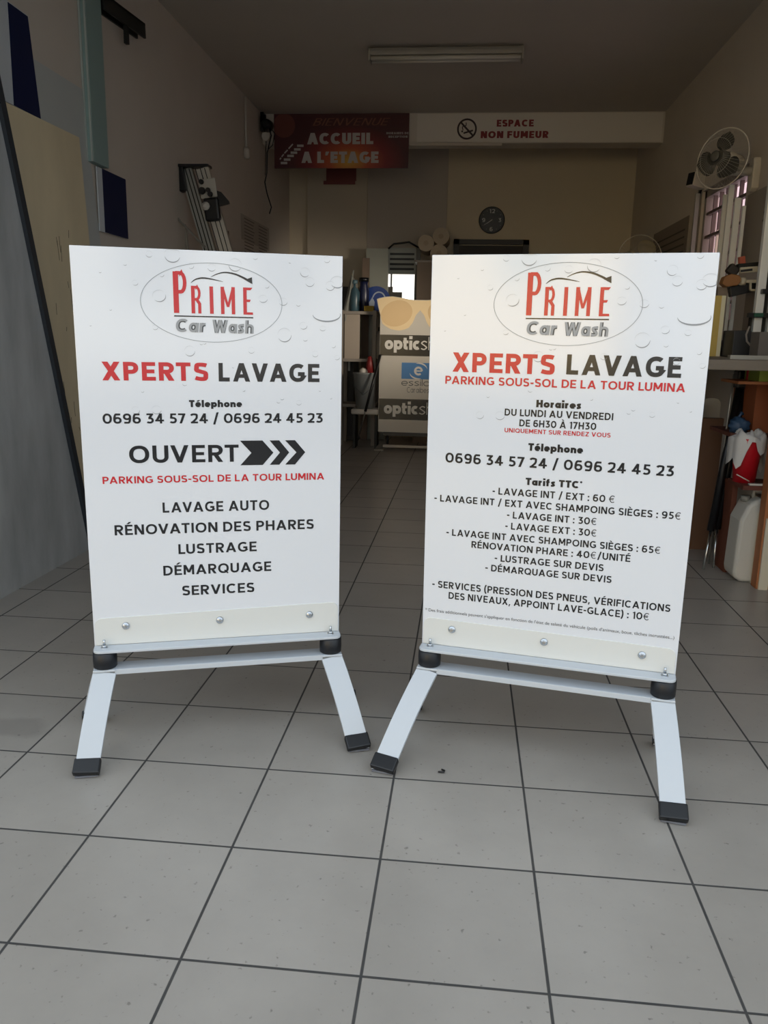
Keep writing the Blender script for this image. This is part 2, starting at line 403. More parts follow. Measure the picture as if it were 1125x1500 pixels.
# ------------------------------------------------------------------ palette
wall_p = mat('wall_paint', '#c6bdb2', 0.85, var=0.06, scale=3, bump=0.08)
back_p = mat('back_wall_paint', '#cbbea6', 0.85, var=0.05, scale=3)
ceil_p = mat('ceiling_paint', '#b8b1a8', 0.9, var=0.05, scale=2)
beam_p = mat('beam_paint', '#c8c0b5', 0.8, var=0.05, scale=3)
conc = mat('outer_render', '#8d8b88', 0.9, var=0.08, scale=4)
board_w = mat('board_white', '#dfe2e7', 0.14, coat=0.9, spec=0.5)
plate_w = mat('plate_white', '#d9dad6', 0.3)
steel_w = mat('powder_white', '#c2c8ce', 0.35)
black_p = mat('black_plastic', '#111215', 0.35)
rub = mat('black_rubber', '#15171c', 0.45)
chrome = mat('zinc_steel', '#c3c7cb', 0.25, metal=1.0)
ink = mat('ink_black', '#14161b', 0.2, coat=.3)
ink_red = mat('ink_red', '#c41c27', 0.2, coat=.3)
ink_grey = mat('ink_grey', '#9c9ea0', 0.3)
ink_dgrey = mat('ink_dark_grey', '#4b4d50', 0.3)
ink_line = mat('ink_thin_grey', '#8a9095', 0.3)
drop_l = mat('droplet_light', '#cbced2', 0.2)
drop_d = mat('droplet_dark', '#909397', 0.2)
alu = mat('brushed_aluminium', '#a7a69f', 0.4, metal=0.75)
alu_b = mat('bright_aluminium', '#c9cbc8', 0.22, metal=0.95)

# ------------------------------------------------------------------ the room
XL, XR, YB, ZC, YF = -1.17, 2.49, 7.9, 3.12, 1.25
YO = 0.5
fm = floor_mat()
mb = MB(); mb.face([(-9,-3.0,0),(9,-3.0,0),(9,8.1,0),(-9,8.1,0)]); structure(mb.build('floor', fm))
mb = MB(); mb.box(-14,14,-16,-3.0,-0.12,-0.02); structure(mb.build('street_ground', mat('asphalt', '#6d6c6a', 0.9, var=0.15, scale=30)))
mb = MB(); mb.box(XL-0.2,XL,YO,YB+0.2,0,ZC); structure(mb.build('wall_left', wall_p))
WY0, WY1, WZ0, WZ1 = 4.24, 5.24, 1.22, 2.2
mb = MB(); mb.box(XR,XR+0.2,YO,WY0,0,ZC); mb.box(XR,XR+0.2,WY1,YB+0.2,0,ZC); mb.box(XR,XR+0.2,WY0,WY1,0,WZ0); mb.box(XR,XR+0.2,WY0,WY1,WZ1,ZC)
structure(mb.build('wall_right', wall_p))
# back wall with a small glazed opening on the left
BX0, BX1, BZ0, BZ1 = -0.10, 0.235, 1.20, 1.79
mb = MB(); mb.box(XL,BX0,YB,YB+0.2,0,ZC); mb.box(BX1,XR,YB,YB+0.2,0,ZC); mb.box(BX0,BX1,YB,YB+0.2,0,BZ0); mb.box(BX0,BX1,YB,YB+0.2,BZ1,ZC)
structure(mb.build('wall_back', back_p))
mb = MB(); mb.box(-8,8,YO,YB+0.2,ZC,6.6); structure(mb.build('ceiling', ceil_p))  # box rises into an unseen upper block that keeps sun off the forecourt
mb = MB(); mb.box(-8,XL-0.2,YO,YO+.25,0,ZC); mb.box(XR+0.2,8,YO,YO+.25,0,ZC); mb.box(XL-0.2,XR+0.2,YO,YO+.25,2.70,ZC); structure(mb.build('wall_front', conc))
mb = MB(); mb.box(XL,XR,6.73,6.95,2.862,ZC); structure(mb.build('trim_1', beam_p))
mb = MB(); mb.box(-0.96,-0.31,YB-0.06,YB,0,ZC); structure(mb.build('trim_2', mat('pilaster_paint', '#b9ae9b', 0.85)))
mb = MB(); mb.box(-0.31,0.545,YB-0.03,YB,1.79,ZC); structure(mb.build('trim_3', mat('shaded_wall_tone', '#b0a79c', 0.85)))  # greyer colour paints in the shade on this part of the back wall

# sunlit house across the street (seen only in the gloss of the boards)
hs = thing('house', 'cream rendered house across the street in full sun', 'house', (-5.5,-11.5,0))
mb = MB(); mb.box(-4.2,4.2,-2,0,0,4.6); mb.build('facade', mat('cream_render', '#e8cf9c', 0.85, var=0.05), hs)
mb = MB()
mb.prism([(-2.3,4.55),(0.4,4.55),(-0.95,5.4)], 0, -4.5, 4.5); mb.build('roof', mat('red_roof', '#8c4a37', 0.8), hs)
for k in range(3):
    mb = MB(); mb.box(-3.1+k*2.6,-2.0+k*2.6,0,0.05,1.6,3.0); mb.build('shutter', mat('green_shutter', '#5d7466', 0.6), hs)
hs2 = thing('apartment_building', 'grey apartment block across the street beside the cream house', 'building', (5.4,-13.0,0))
mb = MB(); mb.box(-5.6,5.6,-2,0,0,6.5); mb.build('facade', mat('grey_render', '#a9abad', 0.85, var=0.05), hs2)
for k in range(4):
    for j in range(2):
        mb = MB(); mb.box(-4.9+k*2.7,-3.5+k*2.7,0,0.04,1.2+j*2.6,2.7+j*2.6); mb.build('window', mat('dark_glass', '#3a4148', 0.1), hs2)

# ------------------------------------------------------------------ windows
w1 = bpy.data.objects.new('window_1', None); C.objects.link(w1); w1.location = (XR, (WY0+WY1)/2, WZ0); structure(w1)
hw = (WY1-WY0)/2; wh = WZ1-WZ0
frame_m = mat('window_frame_grey', '#8d8580', 0.5)
mb = MB(); mb.box(0.02,0.10,-hw,-hw+0.05,0,wh); mb.box(0.02,0.10,hw-0.05,hw,0,wh); mb.box(0.02,0.10,-hw,hw,0,0.05); mb.box(0.02,0.10,-hw,hw,wh-0.05,wh); mb.build('frame', frame_m, w1)
mb = MB(); mb.box(0.12,0.13,-hw,hw,0,wh)
mb.build('pane', mat('daylit_pane', (0.74,0.56,0.60,1), 0.3, emit=0.62), w1)
mb = MB()
for k in range(1,6): mb.box(0.03,0.06,-hw,hw,wh*k/6-0.010,wh*k/6+0.010)
for k in range(1,7): mb.box(0.045,0.07,-hw+k*2*hw/7-0.008,-hw+k*2*hw/7+0.008,0,wh)
mb.build('security_grille', mat('grille_brown', '#6a5b58', 0.6), w1)
w2 = bpy.data.objects.new('window_2', None); C.objects.link(w2); w2.location = ((BX0+BX1)/2, YB, BZ0); structure(w2)
bw = (BX1-BX0)/2; bh = BZ1-BZ0
mb = MB(); mb.box(-bw,bw,0.10,0.11,0,bh); mb.build('pane', mat('daylit_back_pane', (1.0,0.97,0.88,1), 0.3, emit=0.95), w2)
mb = MB(); mb.box(-bw,-bw+0.02,0.01,0.09,0,bh); mb.box(bw-0.02,bw,0.01,0.09,0,bh); mb.box(-bw,bw,0.01,0.09,0,0.02); mb.box(-bw+0.05,-bw+0.065,0.02,0.08,0,bh); mb.build('frame', mat('frame_dark', '#2b2a28', 0.5), w2)
# shuttered doorway under the clock
d1 = bpy.data.objects.new('door_1', None); C.objects.link(d1); d1.location = (1.03, YB, 0); structure(d1)
dk = mat('shutter_brown', '#2c2624', 0.55)
mb = MB(); mb.box(-0.40,-0.34,-0.05,0,0,2.15); mb.box(0.34,0.40,-0.05,0,0,2.15); mb.box(-0.40,0.40,-0.05,0,2.10,2.15); mb.build('door_frame', mat('door_frame_dark', '#1f1b19', 0.5), d1)
mb = MB()
for k in range(16):
    z = 0.02+k*0.13; mb.hull8([(-0.34,-0.035,z),(0.34,-0.035,z),(0.34,-0.012,z),(-0.34,-0.012,z),(-0.34,-0.02,z+0.12),(0.34,-0.02,z+0.12),(0.34,-0.006,z+0.12),(-0.34,-0.006,z+0.12)])
mb.build('shutter', dk, d1)

# ------------------------------------------------------------------ the two pavement signs
BW, BH, Z0 = 0.678, 1.05, 0.2757
DROPS = [(-.151,1.036,.008),(-.095,1.036,.019),(.111,1.038,.006),(.239,1.006,.012),(.001,1.009,.010),(-.131,.936,.016),(-.188,.966,.007),(.182,.93,.011),(.306,.974,.012),(.252,.982,.012),
 (.325,.984,.018),(.297,.90,.031),(.287,.864,.008),(.235,.87,.010),(.185,.845,.018),(-.06,.80,.013),(.098,.804,.008),(.267,.797,.008),(.326,.788,.007),(-.075,.716,.006),(.076,.70,.004),
 (-.149,.648,.012),(.223,.667,.007),(.178,.679,.005),(-.182,.697,.004),(.297,1.04,.008),(-.05,1.012,.007),(.13,.936,.011),(.14,.969,.006),(-.123,.988,.006),(-.144,.858,.007),(-.201,.647,.010),(.168,.67,.005),(.316,.82,.006),
 (.06,1.018,.016),(.222,.925,.006),(-.03,.82,.004),(-.022,.821,.004),(.24,.835,.006),(-.25,.90,.003),(.31,.68,.003),(-.27,.99,.003),(.28,.70,.003),(-.21,1.01,.004),(.20,1.03,.003),(-.3,.86,.0025),(.05,.76,.0025)]

def make_sign(x, y, yaw, tilt, label, lines, logo_dz, foot_a, foot_l, foot_r, spr_y, plate_h, bolt_h):
    t = thing('pavement_sign', label, 'sign', (x, y, 0), yaw, 'white car wash pavement signs')
    foot_a += .012
    mb = MB(); mb.box(-BW/2,BW/2,-0.004,0.004,0,BH); b = mb.build('board', board_w, t, 0.0012)
    b.location = (0,0,Z0); b.rotation_euler = (tilt, 0, 0)
    yy = -0.0046
    # printed droplets: crescent shade below, faint light rim above
    mb = MB(); rnd = random.Random(3)
    for (a, c, r) in DROPS:
        c += logo_dz*0.5
        ey = .62 if r > .025 else 1.0; rx = r*1.2 if r > .025 else r; A0, AS = (172, 190) if r > .025 else (200, 150)
        ph = rnd.uniform(-25, 25); e = rnd.uniform(.8,1.0); n = 14
        mb.mi = 1; w = max(.0009, r*.11)
        pts = [(a+rx*cos(radians(A0+ph+AS*i/n)), c+r*e*ey*sin(radians(A0+ph+AS*i/n))) for i in range(n+1)]
        pts = [(min(BW/2-.001, max(-BW/2+.001, p[0])), min(BH-.001, p[1])) for p in pts]
        taper(mb, pts, [w*(0.15+sin(pi*i/n)) for i in range(n+1)], yy)
        if .006 < r < .025:
            mb.mi = 0
            pts = [(a+r*cos(radians(20+ph+150*i/n)), c+r*e*sin(radians(20+ph+150*i/n))) for i in range(n+1)]
            pts = [(min(BW/2-.001, max(-BW/2+.001, p[0])), min(BH-.001, p[1])) for p in pts]
            taper(mb, pts, [w*.6*(0.15+sin(pi*i/n)) for i in range(n+1)], yy)
    mb.build('droplet_print', [drop_l, drop_d], b, normals=False)
    # logo
    z = logo_dz; mb = MB(); mb.mi = 1
    line2(mb, [(.001+.178*cos(2*pi*k/72), .922+z+.0985*sin(2*pi*k/72)) for k in range(72)], .0011, yy, True)
    mb.mi = 0
    PR = [('P',-.096,-.063,.895,.102,.34,.085),('R',-.052,-.028,.895,.068,.52,.16),('I',-.006,.004,.895,.068,1,.13),('M',.022,.058,.895,.068,.62,.15),('E',.079,.104,.895,.068,.6,.15)]
    for ch, x0, x1, base, cap, sx, w in PR:
        if ch == 'P':
            rel = (x1-x0)/cap; W, S = glyph('P', .30*rel, rel/.66)
            # narrow P: thick stem, small bowl
            s = .0132
            poly(mb, [(x0,base+z),(x0+s,base+z),(x0+s,base+cap+z),(x0,base+cap+z)], yy)
            line2(mb, [(x0+s*.5,base+cap-.0035+z),(x0+.019,base+cap-.0035+z)]+[(x0+.019+.010*sin(pi*k/10), base+cap-.0265+z+.023*cos(pi*k/10)) for k in range(11)]+[(x0+s*.5,base+cap-.0495+z)], .0088, yy)
        elif ch == 'R':
            s = .0090
            poly(mb, [(x0,base+z),(x0+s,base+z),(x0+s,base+cap+z),(x0,base+cap+z)], yy)
            line2(mb, [(x0,base+cap-.003+z),(x0+.013,base+cap-.003+z)]+[(x0+.013+.0075*sin(pi*k/8), base+cap-.018+z+.015*cos(pi*k/8)) for k in range(9)]+[(x0+s,base+cap-.033+z)], .0064, yy)
            line2(mb, [(x0+.014,base+cap-.034+z),(x0+.0205,base+.024+z),(x0+.0205,base+z)], .0078, yy)
        elif ch == 'I': poly(mb, [(x0,base+z),(x1-.0006,base+z),(x1-.001,base+cap+z),(x0,base+cap+z)], yy)
        elif ch == 'M':
            s = .0088
            for q in (x0, x1-s): poly(mb, [(q,base+z),(q+s,base+z),(q+s,base+cap+z),(q,base+cap+z)], yy)
            xm = (x0+x1)/2
            for q, d in ((x0, 1), (x1, -1)): poly(mb, [(xm-.003,base+.018+z),(xm+.003,base+.018+z),(q+d*.0075,base+cap+z),(q,base+cap+z)] if d > 0 else [(xm-.003,base+.018+z),(xm+.003,base+.018+z),(q,base+cap+z),(q-.0075,base+cap+z)], yy)
        else:
            s = .0090
            poly(mb, [(x0,base+z),(x0+s,base+z),(x0+s,base+cap+z),(x0,base+cap+z)], yy)
            poly(mb, [(x0,base+cap-.0065+z),(x1-.006,base+cap-.0065+z),(x1-.001,base+cap+z),(x0,base+cap+z)], yy)
            poly(mb, [(x0,base+.032+z),(x1-.008,base+.032+z),(x1-.006,base+.038+z),(x0,base+.038+z)], yy)
            poly(mb, [(x0,base+z),(x1,base+z),(x1-.001,base+.006+z),(x0,base+.006+z)], yy)
    mb.mi = 2
    poly(mb, [(-.096,.886+z),(.104,.886+z),(.104,.889+z),(-.096,.889+z)], yy)
    p1 = spline([(-.052,.970),(-.040,.979),(-.022,.983),(0,.981),(.029,.9755)], 6); n = len(p1)
    taper(mb, [(a, c+z) for a, c in p1], [.0002+.0036*sin(pi*i/(n-1))**.8 for i in range(n)], yy)
    p2 = spline([(-.002,.986),(.014,.994),(.034,.9985),(.058,.9955),(.080,.987),(.096,.9785)], 6); n = len(p2)
    taper(mb, [(a, c+z) for a, c in p2], [.0003+.0052*(i/(n-1))**.6 for i in range(n)], yy)
    poly(mb, [(.084,.982+z),(.102,.989+z),(.103,.972+z)], yy)
    mb.build('logo', [ink_red, ink_line, ink], b, normals=False)
    mb = MB()
    for k, w, dy in ((0,.25,0),(1,.165,-.0004)):
        mb.mi = k
        text(mb, 'Car', -.094, -.018, .848+z, .033, w, yy+dy, 1.0, .07, .10)
        text(mb, 'Wash', -.002, .104, .847+z, .033, w, yy+dy, 1.0, .06, .05)
    mb.build('logo_caption', [ink_dgrey, ink_grey], b, normals=False)
    for (name, m, rows) in lines:
        mb = MB()
        for r in rows:
            if r[0] == 'POLY': poly(mb, r[1], yy); continue
            text(mb, *r[:5], w=r[5], y=yy, track=r[6] if len(r) > 6 else .15, sx=r[7] if len(r) > 7 else 1.0)
        mb.build(name, m, b, normals=False)
    # white clamp plate with a folded lip, round-head bolts, spring studs
    mb = MB(); hl, hr = plate_h
    n = 8; r = .02
    out = [(-BW/2+.004,.004),(BW/2-.004,.004)]
    out += [(BW/2-.004-r+r*cos(pi/2*k/n), hr-r+r*sin(pi/2*k/n)) for k in range(n+1)]
    out += [(-BW/2+.004+r-r*sin(pi/2*k/n), hl-r+r*cos(pi/2*k/n)) for k in range(n+1)]
    mb.prism(out, 1, -0.0085, -0.0046)
    mb.build('clamp_plate', plate_w, t, .0008).location = (0,0,Z0)
    mb = MB(); lp = [(-BW/2+.0,-.0085),(BW/2-.0,-.0085)]
    lp += [(BW/2-.02+.02*cos(pi/2*k/6), spr_y-.028+.0-.02*sin(pi/2*k/6)+.02) for k in range(7)]
    lp += [(-BW/2+.02-.02*sin(pi/2*k/6), spr_y-.028+.02-.02*cos(pi/2*k/6)) for k in range(7)]
    mb.prism(lp, 2, Z0-.004, Z0+.004)
    mb.build('bottom_flange', steel_w, t, .002)
    for s, h in zip((-.254,-.001,.252), bolt_h):
        mb = MB(); mb.lathe([(.0105,-.0086),(.0105,-.0105),(.0085,-.0125),(.0045,-.0150),(.0035,-.0150)], (s,0,Z0+h), 'Y', 18)
        mb.lathe([(.0062,-.013),(.0062,-.0165),(.005,-.0175)], (s,0,Z0+h), 'Y', 6)
        mb.build('bolt', chrome, t)
    for s in (-.311,.311):
        mb = MB(); mb.lathe([(.010,Z0+.003),(.010,Z0+.0055)], (s,spr_y,0), 'Z', 18); mb.lathe([(.0075,Z0+.0055),(.0075,Z0+.0115)], (s,spr_y,0), 'Z', 6); mb.lathe([(.0035,Z0+.0115),(.0035,Z0+.026)], (s,spr_y,0), 'Z', 10)
        mb.build('stud', chrome, t)
        mb = MB(); mb.lathe([(.028,Z0-.0500),(.031,Z0-.0475),(.0318,Z0-.027),(.031,Z0-.007),(.028,Z0-.0045)], (s,spr_y,0), 'Z', 32); mb.build('rubber_spring', rub, t)
    # base: cross rail, splayed flat legs with black caps
    zt = Z0-.0500
    mb = MB(); mb.box(-.285,.285,spr_y-.024,spr_y+.028,zt-.0035,zt-.0005); mb.box(-.285,.285,spr_y-.027,spr_y-.024,zt-.0155,zt-.0005)
    mb.build('cross_rail', steel_w, t, .001)
    for s, fx in ((-1,foot_l),(1,foot_r)):
        mb = MB(); mb.box(s*.311-.03,s*.311+.03,spr_y-.03,spr_y+.03,zt-.006,zt); mb.build('spring_seat', steel_w, t, .002)
        for d in (-1, 1):
            fy = -foot_a if d < 0 else foot_a*.52
            P = []
            A = Vector((s*.311, spr_y+d*.022, zt-.010)); fx = fx if d < 0 else fx+(s*.018 if not (s > 0 and yaw < 0) else -.004); B = Vector((fx, fy-d*.012, .016))
            for k in range(9):
                q = k/8; v = A.lerp(B, q); v.z += .010*sin(pi*q)-(.0 if q < .9 else 0); P.append(v)
            P.append(Vector((fx, fy, .012)))
            mb = MB(); mb.strip(P, .060, .010, (1,0,0)); L = mb.build('leg', steel_w, t, .0015)
            mb = MB(); u = (P[-1]-P[-3]).normalized(); q = P[-1]+u*.006
            a = P[-2]-u*.022; a.z = a.z+.002; q.z = .0125; a = q-(q-a).normalized()*.042
            mb.strip([a, q], .067, .020, (1,0,0)); cp = mb.build('foot_cap', black_p, L, .004)
            zmin = min(v.co.z for v in cp.data.vertices)
            if zmin < .001:
                for v in cp.data.vertices: v.co.z = max(v.co.z, .001)
            # pale edge along the sole
            mb = MB(); ex = q+u*.0005; mb.box(fx-.029, fx+.029, (q.y+.0035 if d < 0 else q.y-.009), (q.y+.009 if d < 0 else q.y-.0035), .002, .0065)
            mb.build('sole_edge', mat('grey_sole', '#6d7078', 0.4), L)
    return t, b

HEAD, CAPS, HEAVY = .185, .165, .30
def chev(x0, x1, x2, notch, zt=.565, zb=.498, zm=.5315):
    return ('POLY', [(x0,zt),(x1,zt),(x2,zm),(x1,zb),(x0,zb),(notch,zm)])
L_LINES = [
 ('headline_red_lettering', ink_red, [('XPERTS',-.279,-.015,.7235,.047,.215)]),
 ('headline_black_lettering', ink, [('LAVAGE',.012,.278,.7225,.048,.215)]),
 ('telephone_lettering', ink, [('Télephone',-.066,.071,.655,.0185,.27,.09), ('0696 34 57 24 / 0696 24 45 23',-.284,.288,.6125,.0262,.185,.12)]),
 ('open_lettering', ink, [('OUVERT',-.223,.060,.508,.0465,.185), chev(.064,.124,.153,.094), chev(.143,.169,.196,.171), chev(.185,.212,.240,.216)]),
 ('address_lettering', ink_red, [('PARKING SOUS-SOL DE LA TOUR LUMINA',-.293,.293,.454,.0192,.182,.13)]),
 ('services_lettering', ink, [('LAVAGE AUTO',-.144,.140,.372,.028,.185), ('RÉNOVATION DES PHARES',-.270,.264,.3135,.028,.185), ('LUSTRAGE',-.107,.104,.2545,.028,.185), ('DÉMARQUAGE',-.149,.144,.195,.028,.185), ('SERVICES',-.101,.096,.135,.028,.185)]),
]
R_LINES = [
 ('headline_red_lettering', ink_red, [('XPERTS',-.277,-.018,.761,.049,.215)]),
 ('headline_black_lettering', ink, [('LAVAGE',.011,.280,.763,.049,.215)]),
 ('address_lettering', ink_red, [('PARKING SOUS-SOL DE LA TOUR LUMINA',-.295,.293,.7295,.0205,.182,.13)]),
 ('opening_hours_lettering', ink, [('Horaires',-.058,.053,.6785,.0188,.27,.09), ('DU LUNDI AU VENDREDI',-.137,.132,.654,.0178,.185), ('DE 6H30 À 17H30',-.098,.093,.628,.0178,.185)]),
 ('appointment_lettering', ink_red, [('UNIQUEMENT SUR RENDEZ VOUS',-.135,.129,.611,.0112,.17,.16)]),
 ('telephone_lettering', ink, [('Télephone',-.072,.065,.5665,.0195,.27,.09), ('0696 34 57 24 / 0696 24 45 23',-.288,.286,.5225,.0265,.185)]),
 ('price_list_lettering', ink, [('Tarifs TTC*',-.074,.069,.4765,.0188,.26,.09),
   ('- LAVAGE INT / EXT : 60 €',-.159,.152,.4455,.0185,.18), ('- LAVAGE INT / EXT AVEC SHAMPOING SIÈGES : 95€',-.315,.313,.415,.0185,.18),
   ('- LAVAGE INT : 30€',-.118,.112,.384,.0185,.18), ('- LAVAGE EXT : 30€',-.121,.114,.3535,.0185,.18),
   ('- LAVAGE INT AVEC SHAMPOING SIÈGES : 65€',-.279,.273,.3225,.0185,.18), ('RÉNOVATION PHARE : 40€/UNITÉ',-.209,.202,.294,.0185,.18),
   ('- LUSTRAGE SUR DEVIS',-.145,.138,.2625,.0185,.18), ('- DÉMARQUAGE SUR DEVIS',-.169,.160,.233,.0185,.18),
   ('- SERVICES (PRESSION DES PNEUS, VÉRIFICATIONS',-.314,.310,.171,.0195,.18), ('DES NIVEAUX, APPOINT LAVE-GLACE) : 10€',-.267,.261,.142,.0195,.18)]),
]
tl, bl = make_sign(.1487,.8749,.3225,.0174,'white pavement sign on the left, marked OUVERT with black chevrons', L_LINES, 0.0, .200, -.350, .362, -.026, (.081,.092), (.057,.058,.059))
tr, br = make_sign(1.0524,.8631,-.184,.0205,'white pavement sign on the right, covered in a price list', R_LINES, .0095, .240, -.378, .345, -.026, (.081,.072), (.054,.050,.046))
# small print (built-in face)
cu = bpy.data.curves.new('small_print', 'FONT'); cu.body = "* Des frais additionnels peuvent s'appliquer en fonction de l'état de saleté du véhicule (poils d'animaux, boue, tâches incrustées...)"
cu.size = .0125
tmp = bpy.data.objects.new('tmp', cu); C.objects.link(tmp); dg = bpy.context.evaluated_depsgraph_get()
me = bpy.data.meshes.new_from_object(tmp.evaluated_get(dg)); bpy.data.objects.remove(tmp)
xs = [v.co.x for v in me.vertices]; k = (.659)/(max(xs)-min(xs)); x0 = min(xs)
for v in me.vertices: v.co = Vector((-.332+(v.co.x-x0)*k, -.0046, .0985+v.co.y*1.02))
me.materials.clear(); me.materials.append(ink_dgrey)
o = bpy.data.objects.new('small_print_lettering', me); C.objects.link(o); o.parent = br

# ------------------------------------------------------------------ left wall: leaning sheets, post, rail
mb = MB()
P = [(0.60,0.0),(2.70,0.0),(2.09,2.20),(0.60,2.20)]
mb.prism(P, 0, -1.135, -1.116)
o = mb.build('metal_sheet', mat('scratched_galvanised', '#aeb1b1', 0.5, metal=0.05, var=0.5, scale=6, stretch=(1,1,.3)), None)
tag(o, 'dull grey metal sheet leaning on the left wall, nearest the entrance', 'sheet')
def rel(o): return -Vector(o.location)
mb = MB(); mb.bar((-1.106,2.70,0.012),(-1.106,2.09,2.20),.040,.018,(0,1,.3)); mb.xform(Matrix.Translation(rel(o))); mb.build('edge_profile', mat('dark_edge', '#2b3036', 0.5), o)
ply = mat('dirty_beige_board', '#d2c3a2', 0.75, var=0.18, scale=4, stretch=(1,1,.4))
mb = MB(); mb.prism([(1.2,0),(3.10,0),(2.895,2.055),(1.2,2.03)], 0, -1.160, -1.142)
o = mb.build('plywood_board', ply); tag(o, 'scuffed beige board standing behind the grey metal sheet', 'board')
mb = MB(); rnd = random.Random(5)
for k in range(26):
    y = rnd.uniform(2.55,2.8); z = rnd.uniform(.5,1.6); l = rnd.uniform(.02,.12)
    mb.bar((-1.1415,y,z),(-1.1415,y+rnd.uniform(-.004,.012),z-l),.003,.0006,(0,1,0))
mb.xform(Matrix.Translation(rel(o))); mb.build('scuff_marks', mat('dark_scuff', '#4d453a', 0.8), o)
pan = mat('pale_grey_panel', '#b4b8b6', 0.5, var=0.04, scale=3)
blue = mat('navy_blue', '#111a40', 0.55, spec=.25)
mb = MB(); mb.prism([(1.25,0.0),(3.13,0.0),(3.13,1.50),(2.995,2.304),(1.25,2.29)], 0, -1.169, -1.162)
o = mb.build('leaning_sheet', pan); tag(o, 'tall pale grey panel leaning behind the beige board', 'panel')
mb = MB(); mb.box(-1.1615,-1.155,2.18,2.50,2.055,2.46); o = mb.build('blue_sign_plate', mat('plate_pale', '#c0c6cb', 0.45)); tag(o, 'upper navy blue plate with pale left margin, top left of the photo', 'plate', 'navy plates on the left wall')
mb = MB(); mb.hull8([(-1.1546,2.325,2.055),(-1.1546,2.545,2.055),(-1.1546,2.49,2.455),(-1.1546,2.335,2.455),(-1.152,2.325,2.055),(-1.152,2.545,2.055),(-1.152,2.49,2.455),(-1.152,2.335,2.455)]); mb.xform(Matrix.Translation(rel(o))); mb.build('blue_field', blue, o)
mb = MB(); mb.box(-1.1615,-1.155,3.105,3.47,1.640,1.962); o = mb.build('blue_sign_plate', mat('plate_pale', '#c0c6cb', 0.45)); tag(o, 'lower navy blue plate below the foot of the teal post', 'plate', 'navy plates on the left wall')
mb = MB(); mb.box(-1.1546,-1.152,3.165,3.465,1.640,1.962); mb.xform(Matrix.Translation(rel(o))); mb.build('blue_field', blue, o)
mb = MB(); mb.box(-1.170,-1.130,3.02,3.20,1.97,3.12); o = mb.build('wall_post', mat('teal_paint', '#88a09d', 0.5, var=0.05)); tag(o, 'teal painted steel post on the left wall up to the ceiling', 'post')
mb = MB(); mb.box(-1.140,-1.132,3.012,3.02,1.97,3.12); mb.box(-1.168,-1.158,3.012,3.02,1.97,3.12); mb.xform(Matrix.Translation(rel(o))); mb.build('edge_channel', mat('pale_channel', '#a9b0ac', 0.5), o)
t = thing('rail_bracket', 'dark steel rail jutting along the left wall beside the teal post', 'rail', (-1.12,3.2,2.72))
dkm = mat('dark_steel', '#23231f', 0.55, metal=0.3)
mb = MB(); mb.bar((-.02,0,.088),(-.02,.55,.132),.06,.012); mb.bar((-.044,0,.052),(-.044,.55,.096),.012,.072); mb.bar((.004,0,.052),(.004,.55,.096),.012,.072); mb.build('channel', dkm, t)
mb = MB(); mb.box(-.012,.008,.28,.31,-.05,.06); mb.build('hanger', dkm, t)

# ------------------------------------------------------------------ vertical panel cutter leaning on the left wall
t = thing('panel_cutter', 'tall aluminium panel cutter leaning on the left wall behind the OUVERT sign', 'machine', (-.62,4.42,0))
top1 = Vector(at(280,248,1,4.42))-Vector((-.62,4.42,0)); d1v = Vector(at(311,370,1,4.42)-at(276,248,1,4.42)).normalized()
def run(top): return top + d1v*(top.z/-d1v.z)
a = Vector(at(273,248,1,4.46))-Vector((-.62,4.42,0)); mb = MB(); mb.bar(a, run(a), .085, .04); mb.build('back_rail', alu, t)
mb = MB()
for dx in (-.028,.0,.026): mb.bar(a+Vector((dx,-.022,0)), run(a)+Vector((dx,-.022,0)), .006, .006)
mb.build('guide_groove', dkm, t)
a2 = Vector(at(297,247,1,4.42))-Vector((-.62,4.42,0)); mb = MB(); mb.bar(a2, run(a2), .088, .035); mb.build('front_rail', mat('pale_aluminium', '#b9b4aa', 0.45, metal=0.5), t)
mb = MB()
for dx in (-.046,-.012,.018): mb.bar(a2+Vector((dx,-.019,0)), run(a2)+Vector((dx,-.019,0)), .005, .004)
mb.build('guide_groove', dkm, t)
a = Vector(at(264,261,1,4.44))-Vector((-.62,4.42,0)); mb = MB(); mb.bar(a+Vector((0,0,.07)), a+d1v*.09, .06, .07); mb.build('end_block', black_p, t, .006)
a = Vector(at(283,243,1,4.43))-Vector((-.62,4.42,0)); mb = MB(); mb.box(a.x-.10,a.x+.115,-.03,.06,a.z-.012,a.z+.006); mb.build('top_cap', black_p, t, .003)
c0 = Vector(at(303,262,1,4.385))-Vector((-.62,4.42,0)); c1 = Vector(at(307,290,1,4.385))-Vector((-.62,4.42,0))
mb = MB(); mb.bar(c0, c1, .115, .02); cr = mb.build('carriage', mat('carriage_grey', '#b3aea3', 0.5), t, .005)
for u, v, r in ((296,267,.017),(297,280,.024),(306,279,.016),(309,285,.018)):
    q = Vector(at(u,v,1,4.37))-Vector((-.62,4.42,0)); mb = MB(); mb.lathe([(r,-.012),(r*.9,-.03)], q, 'Y', 16); mb.build('knob', black_p, cr)
c0 = Vector(at(309,290,1,4.375))-Vector((-.62,4.42,0)); c1 = Vector(at(313,324,1,4.375))-Vector((-.62,4.42,0))
mb = MB(); mb.bar(c0, c1, .105, .05); bd = mb.build('cutting_head', black_p, t, .015)
q = Vector(at(302,302,1,4.34))-Vector((-.62,4.42,0)); mb = MB(); mb.lathe([(.027,0),(.027,-.015),(.012,-.017),(.012,-.022)], q, 'Y', 10); plabel(mb.build('dial', mat('dial_silver', '#c5c2ba', 0.4), bd), 'silver dial')
pts = [at(u,v,1,4.40)-Vector((-.62,4.42,0)) for u, v in ((317,279),(325,282),(336,295),(337,299),(318,304))]
